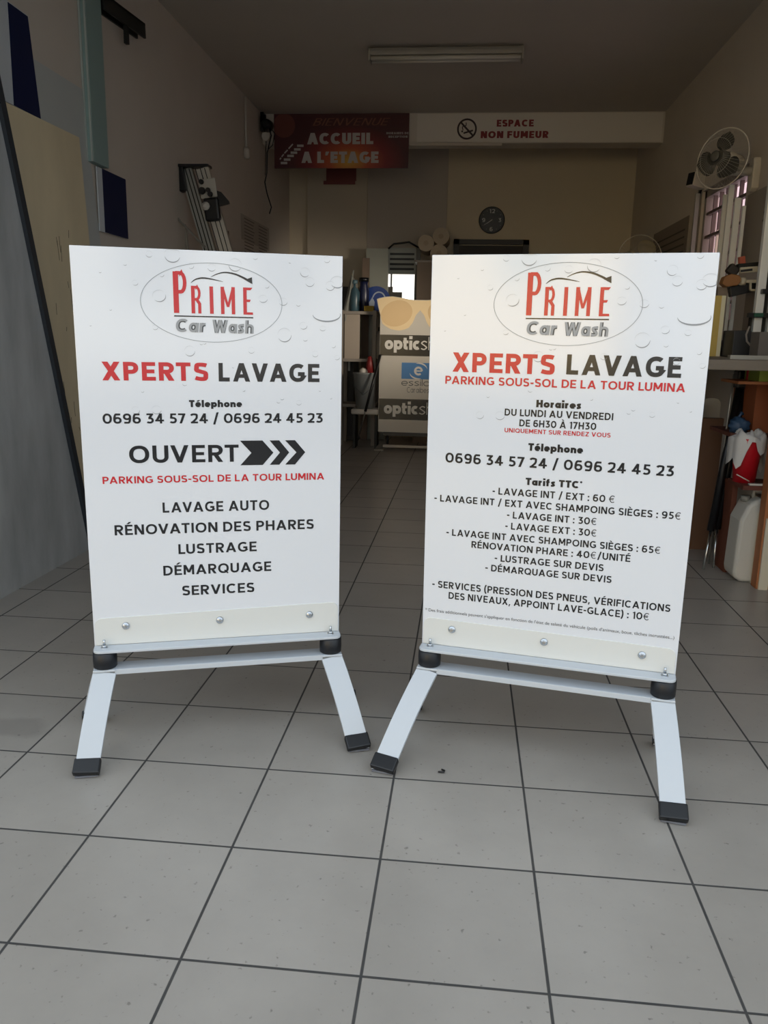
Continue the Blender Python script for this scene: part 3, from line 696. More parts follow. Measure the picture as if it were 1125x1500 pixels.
mb = MB(); mb.prism([(p.x,p.z) for p in pts], 1, -.04, -.02); mb.build('blade_guard', black_p, bd)
q0 = at(247,306,1,4.36)-Vector((-.62,4.42,0)); q1 = at(300,362,1,4.36)-Vector((-.62,4.42,0)); q2 = at(243,290,1,4.36)-Vector((-.62,4.42,0))
mb = MB(); mb.bar(q0,q1,.014,.008); lv = mb.build('lever', mat('lever_grey', '#77726a', 0.5), t)
mb = MB(); mb.bar(q2,q0+(q1-q0)*.02,.022,.016); mb.build('grip', black_p, lv)
pts = [at(u,v,1,4.50)-Vector((-.62,4.42,0)) for u, v in ((251,372),(254,345),(259,328),(264,322),(270,330),(273,350),(275,372))]
mb = MB(); mb.tube([tuple(p) for p in pts], .012, 8); mb.build('hose', mat('hose_grey', '#8f887c', 0.6), t)

# papers and fittings on the left wall
def wall_sheet(u0,v0,u1,v1,name,label,cat,col):
    a = at(u0,v0,0,XL); b = at(u1,v1,0,XL); mb = MB(); mb.box(XL,XL+.004,a.y,b.y,min(a.z,b.z),max(a.z,b.z)); return tag(mb.build(name, mat(name+col, col, .8)), label, cat)
pp = wall_sheet(352,312,394,368,'notice_sheet','printed notice sheet on the left wall right of the panel cutter','notice','#a9a096')
mb = MB(); o = pp; y0 = 5.85
for k in range(16):
    z = 2.10-k*.028
    for j in range(2): mb.box(XL+.0042,XL+.005,6.02+j*.5,6.02+j*.5+.34-.02*(k%3),z,z+.008)
mb.xform(Matrix.Translation(rel(o))); mb.build('printed_lines', mat('print_grey', '#6b655e', .8), o)
wall_sheet(324,334,335,350,'sticker','small square brown sticker on the left wall beside the cutter rail','sticker','#6d6055')
t = thing('conduit_box', 'round junction box with a short conduit high on the left wall', 'junction box', (XL,6.1,2.55))
mb = MB(); mb.lathe([(.05,0),(.05,.035),(.02,.045)], (0,0,.10), 'X', 20); mb.build('box', mat('pvc_grey', '#c5bfb4', .6), t)
mb = MB(); mb.tube([(.012,0,.14),(.012,0,.55)], .010, 8); mb.build('conduit', mat('pvc_grey', '#c5bfb4', .6), t)
t = thing('spotlight', 'black clip spotlight with loose cables in the corner left of the red banner', 'lamp', (-1.10,6.60,2.90))
mb = MB(); mb.lathe([(.025,0),(.045,.02),(.055,.10),(.04,.12)], (0,-.04,.10), 'Y', 18); mb.build('lamp_head', black_p, t)
mb = MB(); mb.box(-.05,-.02,-.02,.04,.04,.20); mb.box(-.05,.0,-.02,.0,.12,.18); mb.build('bracket', black_p, t)
mb = MB(); mb.lathe([(.035,0),(.035,.05)], (0,-.04,-.01), 'Y', 16); plabel(mb.build('socket', mat('pvc_grey', '#c5bfb4', .6), t), 'pale round socket')
mb = MB(); mb.tube([(.02,0,.08),(.05,-.02,.0),(.01,-.02,-.15),(.0,0,-.32),(-.02,0,-.40),(.0,0,-.50),(.04,0,-.62),(.02,0,-.68)], .006, 6); mb.tube([(.0,0,.02),(-.01,0,-.2),(-.015,0,-.34)], .004, 6); mb.tube([(.03,0,.08),(.08,-.01,.02),(.06,-.01,-.08),(.02,0,-.11)], .004, 6); mb.build('cable', black_p, t)

# ------------------------------------------------------------------ ceiling light, beam signs
t = thing('ceiling_light', 'twin tube fluorescent batten on the ceiling, switched off', 'light', (.58,5.05,ZC))
lw = mat('lamp_body_grey', '#a39d92', .5)
mb = MB(); mb.box(-.545,.545,-.05,.05,-.05,0); mb.build('housing', lw, t, .006)
for d in (-.032,.032):
    mb = MB(); mb.tube([(-.53,d,-.068),(.53,d,-.068)], .014, 12); mb.build('tube', mat('tube_glass', '#c7c2b6', .3), t)
for d in (-.545,.535):
    mb = MB(); mb.box(d,d+.012,-.06,.06,-.09,0); mb.build('end_cap', lw, t, .003)
mb = MB(); mb.hull8([(-.54,-.10,-.03),(.54,-.10,-.03),(.54,-.05,-.004),(-.54,-.05,-.004),(-.54,-.10,-.026),(.54,-.10,-.026),(.54,-.05,0),(-.54,-.05,0)]); mb.hull8([(-.54,.05,-.004),(.54,.05,-.004),(.54,.10,-.03),(-.54,.10,-.03),(-.54,.05,0),(.54,.05,0),(.54,.10,-.026),(-.54,.10,-.026)]); mb.build('reflector', lw, t)
mb = MB(); mb.bar((.217,6.70,2.846),(1.057,6.70,2.843),.03,.025,(0,1,0)); tag(mb.build('cable_trunking', mat('trunking', '#bdb3a6', .6)), 'thin pale cable trunking under the ceiling beam', 'trunking')

def bann():
    m = bpy.data.materials.new('banner_print'); m.use_nodes = True; nt = m.node_tree; N = nt.nodes; L = nt.links; b = N['Principled BSDF']
    tc = N.new('ShaderNodeTexCoord'); mp = N.new('ShaderNodeMapping'); mp.inputs['Location'].default_value = (-.14,0,-.20); mp.inputs['Scale'].default_value = (1.9,0,3.2)
    L.new(tc.outputs['Object'], mp.inputs[0]); ln = N.new('ShaderNodeVectorMath'); ln.operation = 'LENGTH'; L.new(mp.outputs[0], ln.inputs[0])
    r = N.new('ShaderNodeValToRGB'); e = r.color_ramp.elements
    e[0].position = 0; e[0].color = lin('#d2a63c'); e[1].position = 1; e[1].color = lin('#4a1216')
    x = e.new(.35); x.color = lin('#b34f24'); x = e.new(.65); x.color = lin('#7c1c1c')
    L.new(ln.outputs['Value'], r.inputs[0]); L.new(r.outputs[0], b.inputs['Base Color']); b.inputs['Roughness'].default_value = .5
    return m
BXW0, BXW1 = -1.053, .207; bc = (BXW0+BXW1)/2
mb = MB(); mb.box(BXW0,BXW1,6.708,6.728,2.645,3.114); bn = mb.build('welcome_banner', bann()); tag(bn, 'dark red banner reading ACCUEIL A L\'ETAGE on the ceiling beam', 'banner')
def bl2(u, v): p = at(u,v,1,6.707); return p.x-bc, p.z-2.645
for s, u0, u1, vb, ch in (('ACCUEIL',449.9,546.8,211.3,16.6),("A L'ETAGE",441.5,554.2,238.7,16.6)):
    mb = MB(); a = bl2(u0,vb); b = bl2(u1,vb); c = bl2(u0,vb-ch); text(mb, s, a[0], b[0], (a[1]+b[1])/2, c[1]-a[1], .27, -.0108, .92, .09)
    mb.build('banner_lettering', mat('banner_white', '#b9b1ac', .6), bn, normals=False)
mb = MB()
for (u, v) in ((110,412),(134,386),(160,358),(186,333),(212,308),(235,280)):
    a = bl2(395+(u-25)/5.233,160+(v+9)/5.233); b = bl2(395+(u+25)/5.233,160+(v-9)/5.233); poly(mb, [(a[0],a[1]),(b[0],a[1]),(b[0],b[1]),(a[0],b[1])], -.0108)
for (p, q) in (((78,385),(88,372)),((92,365),(108,345)),((113,338),(138,312)),((145,303),(178,267))):
    a = bl2(395+p[0]/5.233,160+p[1]/5.233); b = bl2(395+q[0]/5.233,160+q[1]/5.233); line2(mb, [a,b], .012, -.0108)
mb.build('stairs_pictogram', mat('banner_white', '#b9b1ac', .6), bn, normals=False)
mb = MB(); a = bl2(458,184); b = bl2(566,184); text(mb, 'BIENVENUE', a[0], b[0], a[1], .062, .10, -.0108, .7, .12, .25)
mb.build('script_lettering', mat('banner_gold', '#7d4a38', .6), bn, normals=False)
mb = MB()
for s, u0, u1, vb in (('HORAIRES DE',566,598.5,196.6),('RECEPTION',569,597,201.8)):
    a = bl2(u0,vb); b = bl2(u1,vb); text(mb, s, a[0], b[0], a[1], .018, .26, -.0108, .9, .12)
mb.build('hours_lettering', mat('banner_grey', '#a59a95', .6), bn, normals=False)
mb = MB(); c = bl2(416,184); c = (c[0], c[1]); R = .105
poly(mb, [(max(-.628,c[0]+R*cos(2*pi*k/30)), min(.466,c[1]+R*sin(2*pi*k/30))) for k in range(30)], -.0104)
mb.build('round_emblem', mat('banner_brown', '#6d352c', .6), bn, normals=False)
# no-smoking notice
a = at(612,209,1,6.725); 
mb = MB(); mb.box(.28,2.47,6.722,6.728,2.868,3.11); ns = mb.build('no_smoking_notice', mat('notice_white', '#d3ccc2', .55)); tag(ns, 'long white notice reading ESPACE NON FUMEUR on the ceiling beam', 'notice')
nc = (.28+2.47)/2
def nl(u, v): p = at(u,v,1,6.7215); return p.x-nc, p.z-2.868
nred = mat('notice_red', '#7c1419', .5); mb = MB()
for s, u0, u1, vb, vt in (('ESPACE',727.5,781.5,185.4,175.3),('NON FUMEUR',704,803,202.3,192)):
    a = nl(u0,vb); b = nl(u1,vb); c = nl(u0,vt); text(mb, s, a[0], b[0], (a[1]+b[1])/2, c[1]-a[1], .25, -.0035, .9, .12)
mb.build('notice_lettering', nred, ns, normals=False)
mb = MB(); c = nl(684,189); R = .082
line2(mb, [(c[0]+R*cos(2*pi*k/36), c[1]+R*sin(2*pi*k/36)) for k in range(36)], .016, -.0036, True)
line2(mb, [(c[0]-.058,c[1]+.058),(c[0]+.058,c[1]-.058)], .016, -.0036)
line2(mb, [(c[0]-.03,c[1]-.035),(c[0]+.055,c[1]-.012)], .014, -.0034); line2(mb, [(c[0]-.05,c[1]-.02),(c[0]-.035,c[1]-.02)], .014, -.0034)
line2(mb, spline([(c[0]-.035,c[1]-.01),(c[0]-.04,c[1]+.02),(c[0]-.01,c[1]+.03),(c[0]-.01,c[1]+.055)],4), .008, -.0034)
mb.build('no_smoking_symbol', mat('notice_dark', '#2c1414', .5), ns, normals=False)
# small red caption plaque below the banner (on the pilaster)
a = at(478,265,1,YB-.065); b = at(522,248,1,YB-.065)
mb = MB(); mb.box(a.x,b.x,YB-.068,YB-.0605,a.z,b.z+.10); mb.box(a.x-.03,b.x-.01,YB-.068,YB-.0605,a.z-.035,a.z); tag(mb.build('caption_plaque', mat('plaque_red', '#7b3a35', .5)), 'small faded red plaque on the pale pilaster below the banner', 'plaque')

# ------------------------------------------------------------------ clock
t = thing('wall_clock', 'round black wall clock with white numerals on the back wall', 'clock', (1.025,YB,2.348))
mb = MB(); mb.lathe([(.10,-.001),(.135,-.004),(.138,-.03),(.128,-.04),(.120,-.034)], (0,0,0), 'Y', 48); mb.build('case', mat('clock_rim', '#101012', .35), t)
mb = MB(); mb.lathe([(.121,-.030),(.121,-.033)], (0,0,0), 'Y', 48); mb.build('dial', mat('clock_dial', '#17181b', .5), t)
mb = MB(); cw = mat('clock_white', '#b9b7b2', .5)
text(mb, '12', -.030,.030,.070,.040,.17,-.0345,1,.18); text(mb, '3', .070,.100,-.020,.040,.17,-.0345); text(mb, '6', -.018,.014,-.112,.040,.17,-.0345); text(mb, '9', -.102,-.070,-.020,.040,.17,-.0345)
mb.build('numerals', cw, t, normals=False)
mb = MB()
for k in range(12):
    if k % 3: a = pi*k/6; line2(mb, [(.100*sin(a),.100*cos(a)),(.110*sin(a),.110*cos(a))], .005, -.0345)
mb.build('hour_marks', mat('clock_mark', '#77756f', .5), t, normals=False)
mb = MB(); mb.bar((.006,-.037,.005),(-.050,-.037,-.034),.007,.002,(0,0,1)); mb.build('hour_hand', cw, t)
mb = MB(); mb.bar((.006,-.040,.004),(-.078,-.040,-.050),.004,.002,(0,0,1)); mb.build('minute_hand', cw, t)
# ------------------------------------------------------------------ optician's standee in the middle
SY = 6.90
t = thing('display_stand', 'die-cut optician display stand with sunglasses top between the two signs', 'display stand', (.345,SY,0))
def sl_(u, v): p = at(u,v,1,SY-.006); return (p.x-.345, p.z)
stand_w = mat('stand_white', '#c6c0b5', .3)
half = [(552.0,438),(556,436.5),(565,434.6),(575,434),(588,436),(598,438.3),(606,439.3),(612,439.4)]
lp = [sl_(*p) for p in half]; 
left = [sl_(553.8,631.5), sl_(554.5,632.5)]; 
side = [sl_(558.7,471), sl_(557,462), sl_(554,449)]
L_ = [(lp[0][0], lp[0][1])]
outl = [(-.395,.17),(-.392,1.255)] + [side[1], side[2]] + lp
outl = [(x,z) for x, z in outl]
full = outl + [(-x,z) for x, z in outl[::-1] if abs(x) > .004]
mb = MB(); mb.prism(full, 1, -.006, .006); bd = mb.build('panel', stand_w, t)
yy = -.0068
g = [(560,474),(565,478),(573,482.5),(584,484.3),(592,483),(599,480),(605,472),(609,462),(612.5,454.5)]
gp = [sl_(*p) for p in g]; gp = [(min(x,-.001) if i < len(gp)-1 else 0.0, z) for i, (x, z) in enumerate(gp)]
top = [(x*.985, z-.004) for x, z in [side[1],side[2]]+lp]
half_poly = top + [(0, top[-1][1])] + gp[::-1]
mb = MB(); mb.mi = 0
# build as a strip between top edge and lower edge so the concave shape tessellates well
def resamp(P, n):
    d = [0]
    for a, b in zip(P, P[1:]): d.append(d[-1]+hypot(b[0]-a[0], b[1]-a[1]))
    o = []
    for i in range(n+1):
        s = d[-1]*i/n; k = 0
        while k < len(d)-2 and d[k+1] < s: k += 1
        f = (s-d[k])/max(1e-9, d[k+1]-d[k]); o.append((P[k][0]+(P[k+1][0]-P[k][0])*f, P[k][1]+(P[k+1][1]-P[k][1])*f))
    return o
ta, ga = resamp(top[1:]+[(0,top[-1][1])], 24), resamp(gp, 24)
for sg in (1,-1):
    for i in range(24): poly(mb, [(sg*p[0],p[1]) for p in (ta[i],ta[i+1],ga[i+1],ga[i])], yy)
mb.mi = 1
for sg in (1,-1):
    c = sl_(581,461)
    pts = [(sg*(c[0]+.155*cos(2*pi*k/40)), c[1]+.012+.125*sin(2*pi*k/40)+.02*cos(2*pi*k/40)) for k in range(40)]
    pts = [(x, min(z, 1.475)) for x, z in pts]
    poly(mb, pts, yy-.0004)
mb.build('sunglasses_print', [mat('glasses_tan', '#ecd2a4', .3), mat('lens_tan', '#dcbc8c', .25)], bd, normals=False)
for v0, v1 in ((490,520.6),(583.6,614)):
    mb = MB(); a = sl_(557,v1); b = sl_(557,v0); poly(mb, [(-.390,a[1]),(.390,a[1]),(.390,b[1]),(-.390,b[1])], yy)
    mb.build('black_band', mat('band_black', '#1c1a18', .2), bd, normals=False)
mb = MB()
for (u0,u1,u2,u3,u4,u5,vb,xh) in ((563.6,615.2,616.2,626,627.4,636,511.6,13.6),(562.2,612.6,613.6,623.4,624.6,633.5,605.8,12.6)):
    a = sl_(u0,vb); b = sl_(u1,vb); cap = (sl_(u0,vb-xh)[1]-a[1])/.72
    text(mb, 'optic', a[0], b[0], a[1], cap, .25, yy-.0006, 1.0, .05)
    text(mb, 's', sl_(u2,vb)[0], sl_(u3,vb)[0], a[1], cap, .09, yy-.0004); text(mb, 'h', sl_(u4,vb)[0], sl_(u5,vb)[0], a[1], cap, .08, yy-.0004)
mb.build('band_lettering', mat('band_white', '#d9d5cd', .4), bd, normals=False)
mb = MB(); a = sl_(588,554.8); b = sl_(588,531); W2 = -a[0]
c = (0.0, (a[1]+b[1])/2)
poly(mb, [(-W2-.0,a[1]),(W2,a[1]),(W2,b[1]),(-W2,b[1])], yy); mb.mi = 1
k0 = .0072
line2(mb, [(c[0]-.030,c[1]+.0),(c[0]+.034,c[1]+.0)], .013, yy-.0004)
line2(mb, [(c[0]+.034*cos(radians(q)), c[1]+.034*sin(radians(q))) for q in range(0,322,12)], .020, yy-.0004)
taper(mb, [(c[0]+.088*cos(radians(q)), c[1]+.01+.066*sin(radians(q))) for q in range(10,110,6)], [.014*sin(pi*i/17) for i in range(17)], yy-.0004)
taper(mb, [(c[0]+.088*cos(radians(q)), c[1]-.01+.066*sin(radians(q))) for q in range(190,290,6)], [.014*sin(pi*i/17) for i in range(17)], yy-.0004)
mb.mi = 2
a = sl_(587.8,564.8); text(mb, 'essilor', a[0], -a[0], a[1], .066, .11, yy, 1.35, .12)
a = sl_(596,574.9); text(mb, 'Caraibes', a[0], -a[0], a[1], .054, .09, yy, .9, .12)
mb.build('sponsor_logo', [mat('logo_blue', '#3f7bb5', .3), mat('band_white', '#d9d5cd', .4), mat('logo_grey', '#58595a', .4)], bd, normals=False)
mb = MB(); mb.box(-.34,.34,-.02,.02,.135,.17); mb.build('base_clamp', black_p, t)
mb = MB(); mb.box(-.33,.33,-.13,-.09,.03,.055); mb.build('front_rail', mat('stand_rail', '#9b958c', .4, metal=.3), t)
for s in (-1,1):
    mb = MB(); mb.hull8([(s*.36-.05,-.19,0),(s*.36+.04,-.19,0),(s*.34+.04,.19,0),(s*.34-.04,.19,0),(s*.36-.05,-.19,.012),(s*.36+.04,-.19,.012),(s*.34+.04,.19,.05),(s*.34-.04,.19,.05)]); mb.build('foot', mat('stand_foot', '#8a8478', .45), t)
    mb = MB(); mb.tube([(s*.3,0,.03),(s*.3,0,.14)], .012, 8); mb.build('post', black_p, t)

# ------------------------------------------------------------------ clutter behind the OUVERT sign's right edge
CY = 7.15
t = thing('dark_cabinet', 'dark grey cabinet behind the right edge of the OUVERT sign', 'cabinet', (-.60,7.66,0))
mb = MB(); mb.box(-.22,.22,-.2,.2,0,1.62); mb.build('body', mat('cabinet_dark', '#3a3735', .6), t, .005)
mb = MB(); mb.box(-.21,.21,-.215,-.2,.05,1.58); dd = mb.build('door', mat('cabinet_door', '#322f2d', .6), t)
mb = MB(); mb.box(.16,.18,-.235,-.215,.75,.9); mb.build('handle', alu, dd)
t = thing('utility_trolley', 'grey shelf trolley holding bottles left of the optician stand', 'trolley', (-.27,7.2,0))
tg = mat('trolley_grey', '#8c847b', .6)
for x in (-.185,.15):
    for y in (-.15,.15):
        mb = MB(); mb.box(x-.018,x+.018,y-.018,y+.018,0,1.37); mb.build('leg', tg, t)
for z in (.40,.86,1.33):
    mb = MB(); mb.box(-.20,.17,-.17,.17,z,z+.03); mb.build('shelf', tg, t)
mb = MB(); mb.box(-.155,.0,-.15,-.14,.89,1.33); plabel(mb.build('front_panel', mat('trolley_panel', '#a29689', .6), t), 'pale front panel')
def bottle(name, x, y, z, r, h, m, label, cat, neck=.4, capm=None, group=None):
    o = MB(); o.lathe([(r*.9,0),(r,r*.2),(r,h*.62),(r*neck,h*.80),(r*neck,h)], (x,y,z), 'Z', 20); b = o.build(name, m); tag(b, label, cat, group)
    if capm:
        c = MB(); c.lathe([(r*neck*1.25,h*.9),(r*neck*1.25,h*1.02)], (0,0,0), 'Z', 16); c.build('cap', capm, b)
    return b
bottle('spray_bottle', -.335,7.12,1.36,.052,.30,mat('pale_blue_plastic','#36505a',.35),'pale blue bottle standing on the trolley in front of the navy one','bottle',.45,mat('pale_blue_cap','#55707a',.4))
bottle('cleaner_bottle', -.255,7.22,1.36,.055,.33,mat('navy_plastic','#151c3c',.35),'navy blue bottle standing on the trolley behind the pale blue one','bottle',.75,black_p)
mb = MB(); mb.box(-.23,-.13,7.04,7.12,1.3605,1.415); tag(mb.build('sponge', mat('sponge_yellow','#a88d3a',.9,var=.1,scale=40), None, .008), 'yellow sponge at the front edge of the trolley top', 'sponge')
mb = MB(); a = Vector(at(518,396,1,7.1)); b = Vector(at(506,470,1,7.05)); mb.bar(a, b, .012, .012); o = mb.build('grey_rod', mat('rod_grey','#8d9089',.4)); tag(o, 'thin pale rod leaning against the trolley', 'rod')
mb = MB(); a = at(517,402,1,7.16); b = at(507,470,1,7.12); mb.prism([(a.x-.01,a.z),(a.x+.06,a.z-.1),(b.x+.06,b.z-.0),(b.x-.05,b.z)], 1, 7.10, 7.115); tag(mb.build('grey_board', mat('slant_board','#77746c',.7)), 'slanted grey board beside the trolley bottles', 'board')
mb = MB(); mb.lathe([(.07,0),(.085,.02),(.085,.20),(.06,.26),(.04,.28)], (-.075,7.16,.89), 'Z', 20); o = mb.build('white_canister', mat('canister','#9d968d',.5)); tag(o, 'pale canister on the middle shelf of the trolley', 'canister')
mb = MB(); mb.lathe([(.018,.28),(.018,.32)], (0,0,0), 'Z', 12); mb.build('cap', black_p, o)
# bucket etc. in front of the trolley
mb = MB(); mb.lathe([(.085,.0),(.115,.34),(.12,.345),(.12,.36),(.108,.36),(.082,.02)], (-.20,6.94,.40), 'Z', 28); o = mb.build('bucket', mat('bucket_grey','#7d8080',.5)); tag(o, 'grey plastic bucket standing on the white tray', 'bucket')
mb = MB(); mb.tube([(-.118,0,.345),(-.10,-.05,.22),(0,-.125,.14),(.10,-.05,.22),(.118,0,.345)], .004, 6); mb.build('handle', mat('handle_grey','#55585a',.4), o)
mb = MB(); mb.lathe([(.012,-.04),(.036,-.025),(.042,0),(.034,.026),(.012,.04)], (-.21,6.92,.765), 'Z', 18); tag(mb.build('white_ball', mat('ball_white','#d0cac0',.5)), 'small white ball on the rim of the grey bucket', 'ball')
mb = MB(); mb.lathe([(.055,0),(.022,.17),(.010,.18)], (-.155,6.99,.74), 'Z', 18); tag(mb.build('red_cone', mat('cone_red','#7d1f1e',.5)), 'dark red cone behind the white ball', 'cone')
t = thing('white_tray', 'long white tray stand under the grey bucket', 'tray', (-.12,6.95,0))
mb = MB(); mb.box(-.20,.075,-.13,.13,.345,.40); mb.build('tray', mat('tray_white','#b5afa6',.4), t, .015)
for x in (-.17,.05):
    mb = MB(); mb.box(x-.012,x+.012,-.1,.1,0,.345); mb.build('leg', dkm, t)
mb = MB(); a = Vector(at(557,520,1,6.84)); b = Vector(at(535,603,1,6.70)); e = Vector(at(524,645,2,.012)); mb.tube([a,b],.014,8); t = mb.build('prop_pole', black_p); tag(t, 'slanted black pole in front of the grey bucket', 'pole')
mb = MB(); b2 = b+(e-b)*.0; mb.tube([b2, e], .007, 8); mb.xform(Matrix.Translation(rel(t))); plabel(mb.build('metal_tip', alu, t), 'thin silver lower end')
# round blue sign with white profile
t = thing('mandatory_sign', 'round blue safety sign leaning behind the optician stand', 'sign', (-.155,7.47,0))
R = .155; mb = MB(); mb.lathe([(R,-.004),(R,.004)], (0,0,1.475), 'Y', 48); dsk = mb.build('disc', mat('safety_blue','#1f3f86',.4), t)
mb = MB(); line2(mb, [(.03+.065*cos(radians(q)), 1.50+.07*sin(radians(q))) for q in range(-60,175,12)], .014, -.0046); poly(mb, [(-.065,1.40),(-.02,1.40),(-.015,1.47),(-.04,1.52),(-.075,1.46)], -.0046)
mb.build('white_symbol', mat('symbol_pale','#a9b4c4',.5), dsk, normals=False)
mb = MB(); mb.box(-.02,.02,.004,.02,0,1.40); mb.build('post', dkm, t)
# tall rack / leaning glass boards and price board in front of the lit opening
a = at(537,364,1,7.62); b = at(568,425,1,7.62)
mb = MB(); mb.box(a.x,b.x,7.60,7.63,0,a.z); o = mb.build('tall_grey_panel', mat('panel_sage','#9a9d92',.4,var=.12,scale=5)); tag(o, 'tall grey green panel left of the bright opening', 'panel')
a = at(531,378,1,7.56); b = at(538,425,1,7.56); mb = MB(); mb.box(a.x,b.x+.02,7.55,7.575,0,a.z); tag(mb.build('wood_strip', mat('strip_brown','#7d6b5c',.7)), 'narrow brown strip standing left of the grey green panel', 'strip')
t = thing('price_board', 'grey board of printed rows above the bright opening', 'board', (.07,7.84,1.79))
a = at(569,363,1,7.84); b = at(609,402,1,7.84); x0, x1 = a.x-.07, b.x-.07; h = a.z-1.79
mb = MB(); mb.box(x0,x1,-.01,.01,b.z-1.79,h); pb = mb.build('panel', mat('row_board','#a5a9a4',.5), t)
mb = MB()
for k, z in enumerate((.76,.56,.36,.17)):
    mb.box(x0+.02,x1-.02,-.013,-.010,h*z-.012,h*z+.010)
mb.build('printed_rows', mat('row_dark','#34363a',.6), t)
mb = MB(); mb.box(x1,x1+.045,-.02,.02,-1.77,h); plabel(mb.build('side_upright', black_p, t), 'black upright')
mb = MB(); mb.tube([(x0-.01,-.01,h-.02),(x0+.06,-.01,h+.04),(x1-.08,-.01,h+.06),(x1+.03,-.01,h-.0)], .010, 8); mb.build('top_wire', black_p, t)
mb = MB(); a = at(570,420,1,7.66); b = at(574,421,1,7.66)
c = at(589,428,1,7.66); mb.prism([(a.x-.01,1.2),(c.x,1.2),(c.x,c.z),(a.x+.04,c.z),(a.x+.04,a.z),(a.x-.01,a.z)], 1, 7.655, 7.67); tag(mb.build('stepped_box', mat('step_dark','#55524d',.6)), 'stepped dark box silhouetted against the bright opening', 'box')
# three rolls on a bracket by the back wall
rm = mat('roll_paper','#b0a28d',.75)
mb = MB(); mb.box(.24,.60,7.45,7.89,1.875,1.895); tag(mb.build('roll_shelf', tg), 'wall shelf carrying the three paper rolls', 'shelf')
def roll(u, v, r, lab, z=None):
    p = at(u, v, 1, 7.42); zz = p.z if z is None else z
    o = MB(); o.lathe([(r*.98,0),(r,.01),(r,.44),(r*.98,.45)], (p.x,7.42,zz), 'Y', 28); b = tag(o.build('paper_roll', rm), lab, 'roll', 'paper rolls by the back wall')
    c = MB(); c.lathe([(r*.3,-.002),(r*.3,.002)], (0,-.225,r), 'Y', 18); c.build('core', mat('core_brown','#a39480',.8), b)
roll(624,356,.083,'left roll of paper on the wall shelf, right of the grey board')
roll(643,371,.090,'lowest roll of paper, half hidden behind the price list sign')
roll(646,346,.085,'topmost roll of paper on the wall shelf below the clock')
a = at(612,370,1,7.5); b = at(634,380,1,7.5); mb = MB(); mb.box(a.x,b.x+.12,7.46,7.52,0,1.874); tag(mb.build('cardboard_column', mat('card_grey','#7b6d60',.8)), 'grey brown cardboard sheet standing below the paper rolls', 'cardboard')

# ------------------------------------------------------------------ fans
def fan_head(t, c, R, yaw, pitch, ring, blade, spin):
    M = Matrix.Translation(c) @ Euler((pitch,0,yaw)).to_matrix().to_4x4()
    mb = MB()
    for k in range(48):
        a = 2*pi*k/48
        mb.tube([(.05*cos(a),-.085,.05*sin(a)),(R*.6*cos(a),-.078,R*.6*sin(a)),(R*.93*cos(a),-.045,R*.93*sin(a)),(R*cos(a),-.012,R*sin(a)),(R*.9*cos(a),.035,R*.9*sin(a)),(R*.3*cos(a),.055,R*.3*sin(a))], .0007, 3, False)
    mb.tube([(R*cos(2*pi*k/40),-.012,R*sin(2*pi*k/40)) for k in range(41)], .004, 6, False)
    mb.tube([(R*.6*cos(2*pi*k/40),-.078,R*.6*sin(2*pi*k/40)) for k in range(41)], .0012, 4, False)
    mb.xform(M); mb.build('guard', ring, t)
    mb = MB(); mb.lathe([(.030,-.084),(.026,-.088),(.01,-.090)], (0,0,0), 'Y', 20); mb.xform(M); mb.build('badge', blade, t)
    for k in range(3):
        a0 = spin+2*pi*k/3; mb = MB(); n = 10; rows = []
        for i in range(n+1):
            f = i/n; r = .03+(R*.86-.03)*f; wd = (.40+.85*sin(pi*min(1,f*.95)**.8))*(1 if f < .8 else (1-((f-.8)/.2)**2*.75))
            row = []
            for j in range(5):
                q = a0+(j/4-.5)*wd*1.25; row.append(mb.bm.verts.new((r*cos(q), -.035+.028*(j/4-.5), r*sin(q))))
            rows.append(row)
        for A, B in zip(rows, rows[1:]):
            for j in range(4):
                fc = mb.bm.faces.new((A[j],A[j+1],B[j+1],B[j])); fc.smooth = True
        bmesh.ops.solidify(mb.bm, geom=mb.bm.faces[:], thickness=.002)
        mb.xform(M); mb.build('blade', blade, t)
    mb = MB(); mb.lathe([(.035,-.055),(.045,-.02),(.045,.0)], (0,0,0), 'Y', 20); mb.xform(M); mb.build('hub', blade, t)
    mb = MB(); mb.lathe([(.035,.03),(.052,.05),(.052,.13),(.035,.16)], (0,0,0), 'Y', 24); mb.xform(M); mb.build('motor', ring, t)
    return M
fw = mat('fan_white', '#c9c3b8', .4); fb = mat('fan_blade_grey', '#5c5a52', .35)
c = Vector(at(1060,233,1,3.92)); base = Vector((XR,4.05,2.00))
t = thing('wall_fan', 'white wall fan with dark blades high on the right wall', 'fan', base)
M = fan_head(t, c-base, .165, radians(-50), radians(-4), fw, fb, radians(75))
mb = MB(); mb.prism([(-.035,.02),(.0,.0),(.035,.02),(.04,.15),(.03,.19),(-.03,.19),(-.04,.15)], 0, -.045, 0); mb.build('wall_bracket', fw, t, .008)
mt_ = M @ Vector((0,.10,-.05)); mb = MB(); mb.tube([(-.03,0,.12),(-.09,.0,.115),tuple(mt_)], [.028,.024,.022], 12); mb.build('arm', fw, t)
c = Vector(at(936,381,1,6.0)); base = Vector((c.x,6.05,0))
t = thing('pedestal_fan', 'pale pedestal fan peeking above the price list sign', 'fan', base)
M = fan_head(t, c-base, .200, radians(15), 0, fw, mat('fan_blade_cream', '#c9bfa6', .35), radians(65))
mb = MB(); mb.lathe([(.18,0),(.18,.02),(.05,.045),(.03,.06)], (0,.06,0), 'Z', 28); mb.build('base', fw, t)
mb = MB(); mb.tube([(0,.06,.05),(0,.06,c.z-.09)], .016, 12); mb.build('pole', fw, t)
t = thing('security_light', 'small white boxed light below left of the wall fan', 'light', (XR,5.35,2.16))
mb = MB(); a = Vector(at(1012,262,1,5.2))-Vector((XR,5.35,2.16)); b = Vector(at(1030,268,1,5.25))-Vector((XR,5.35,2.16))
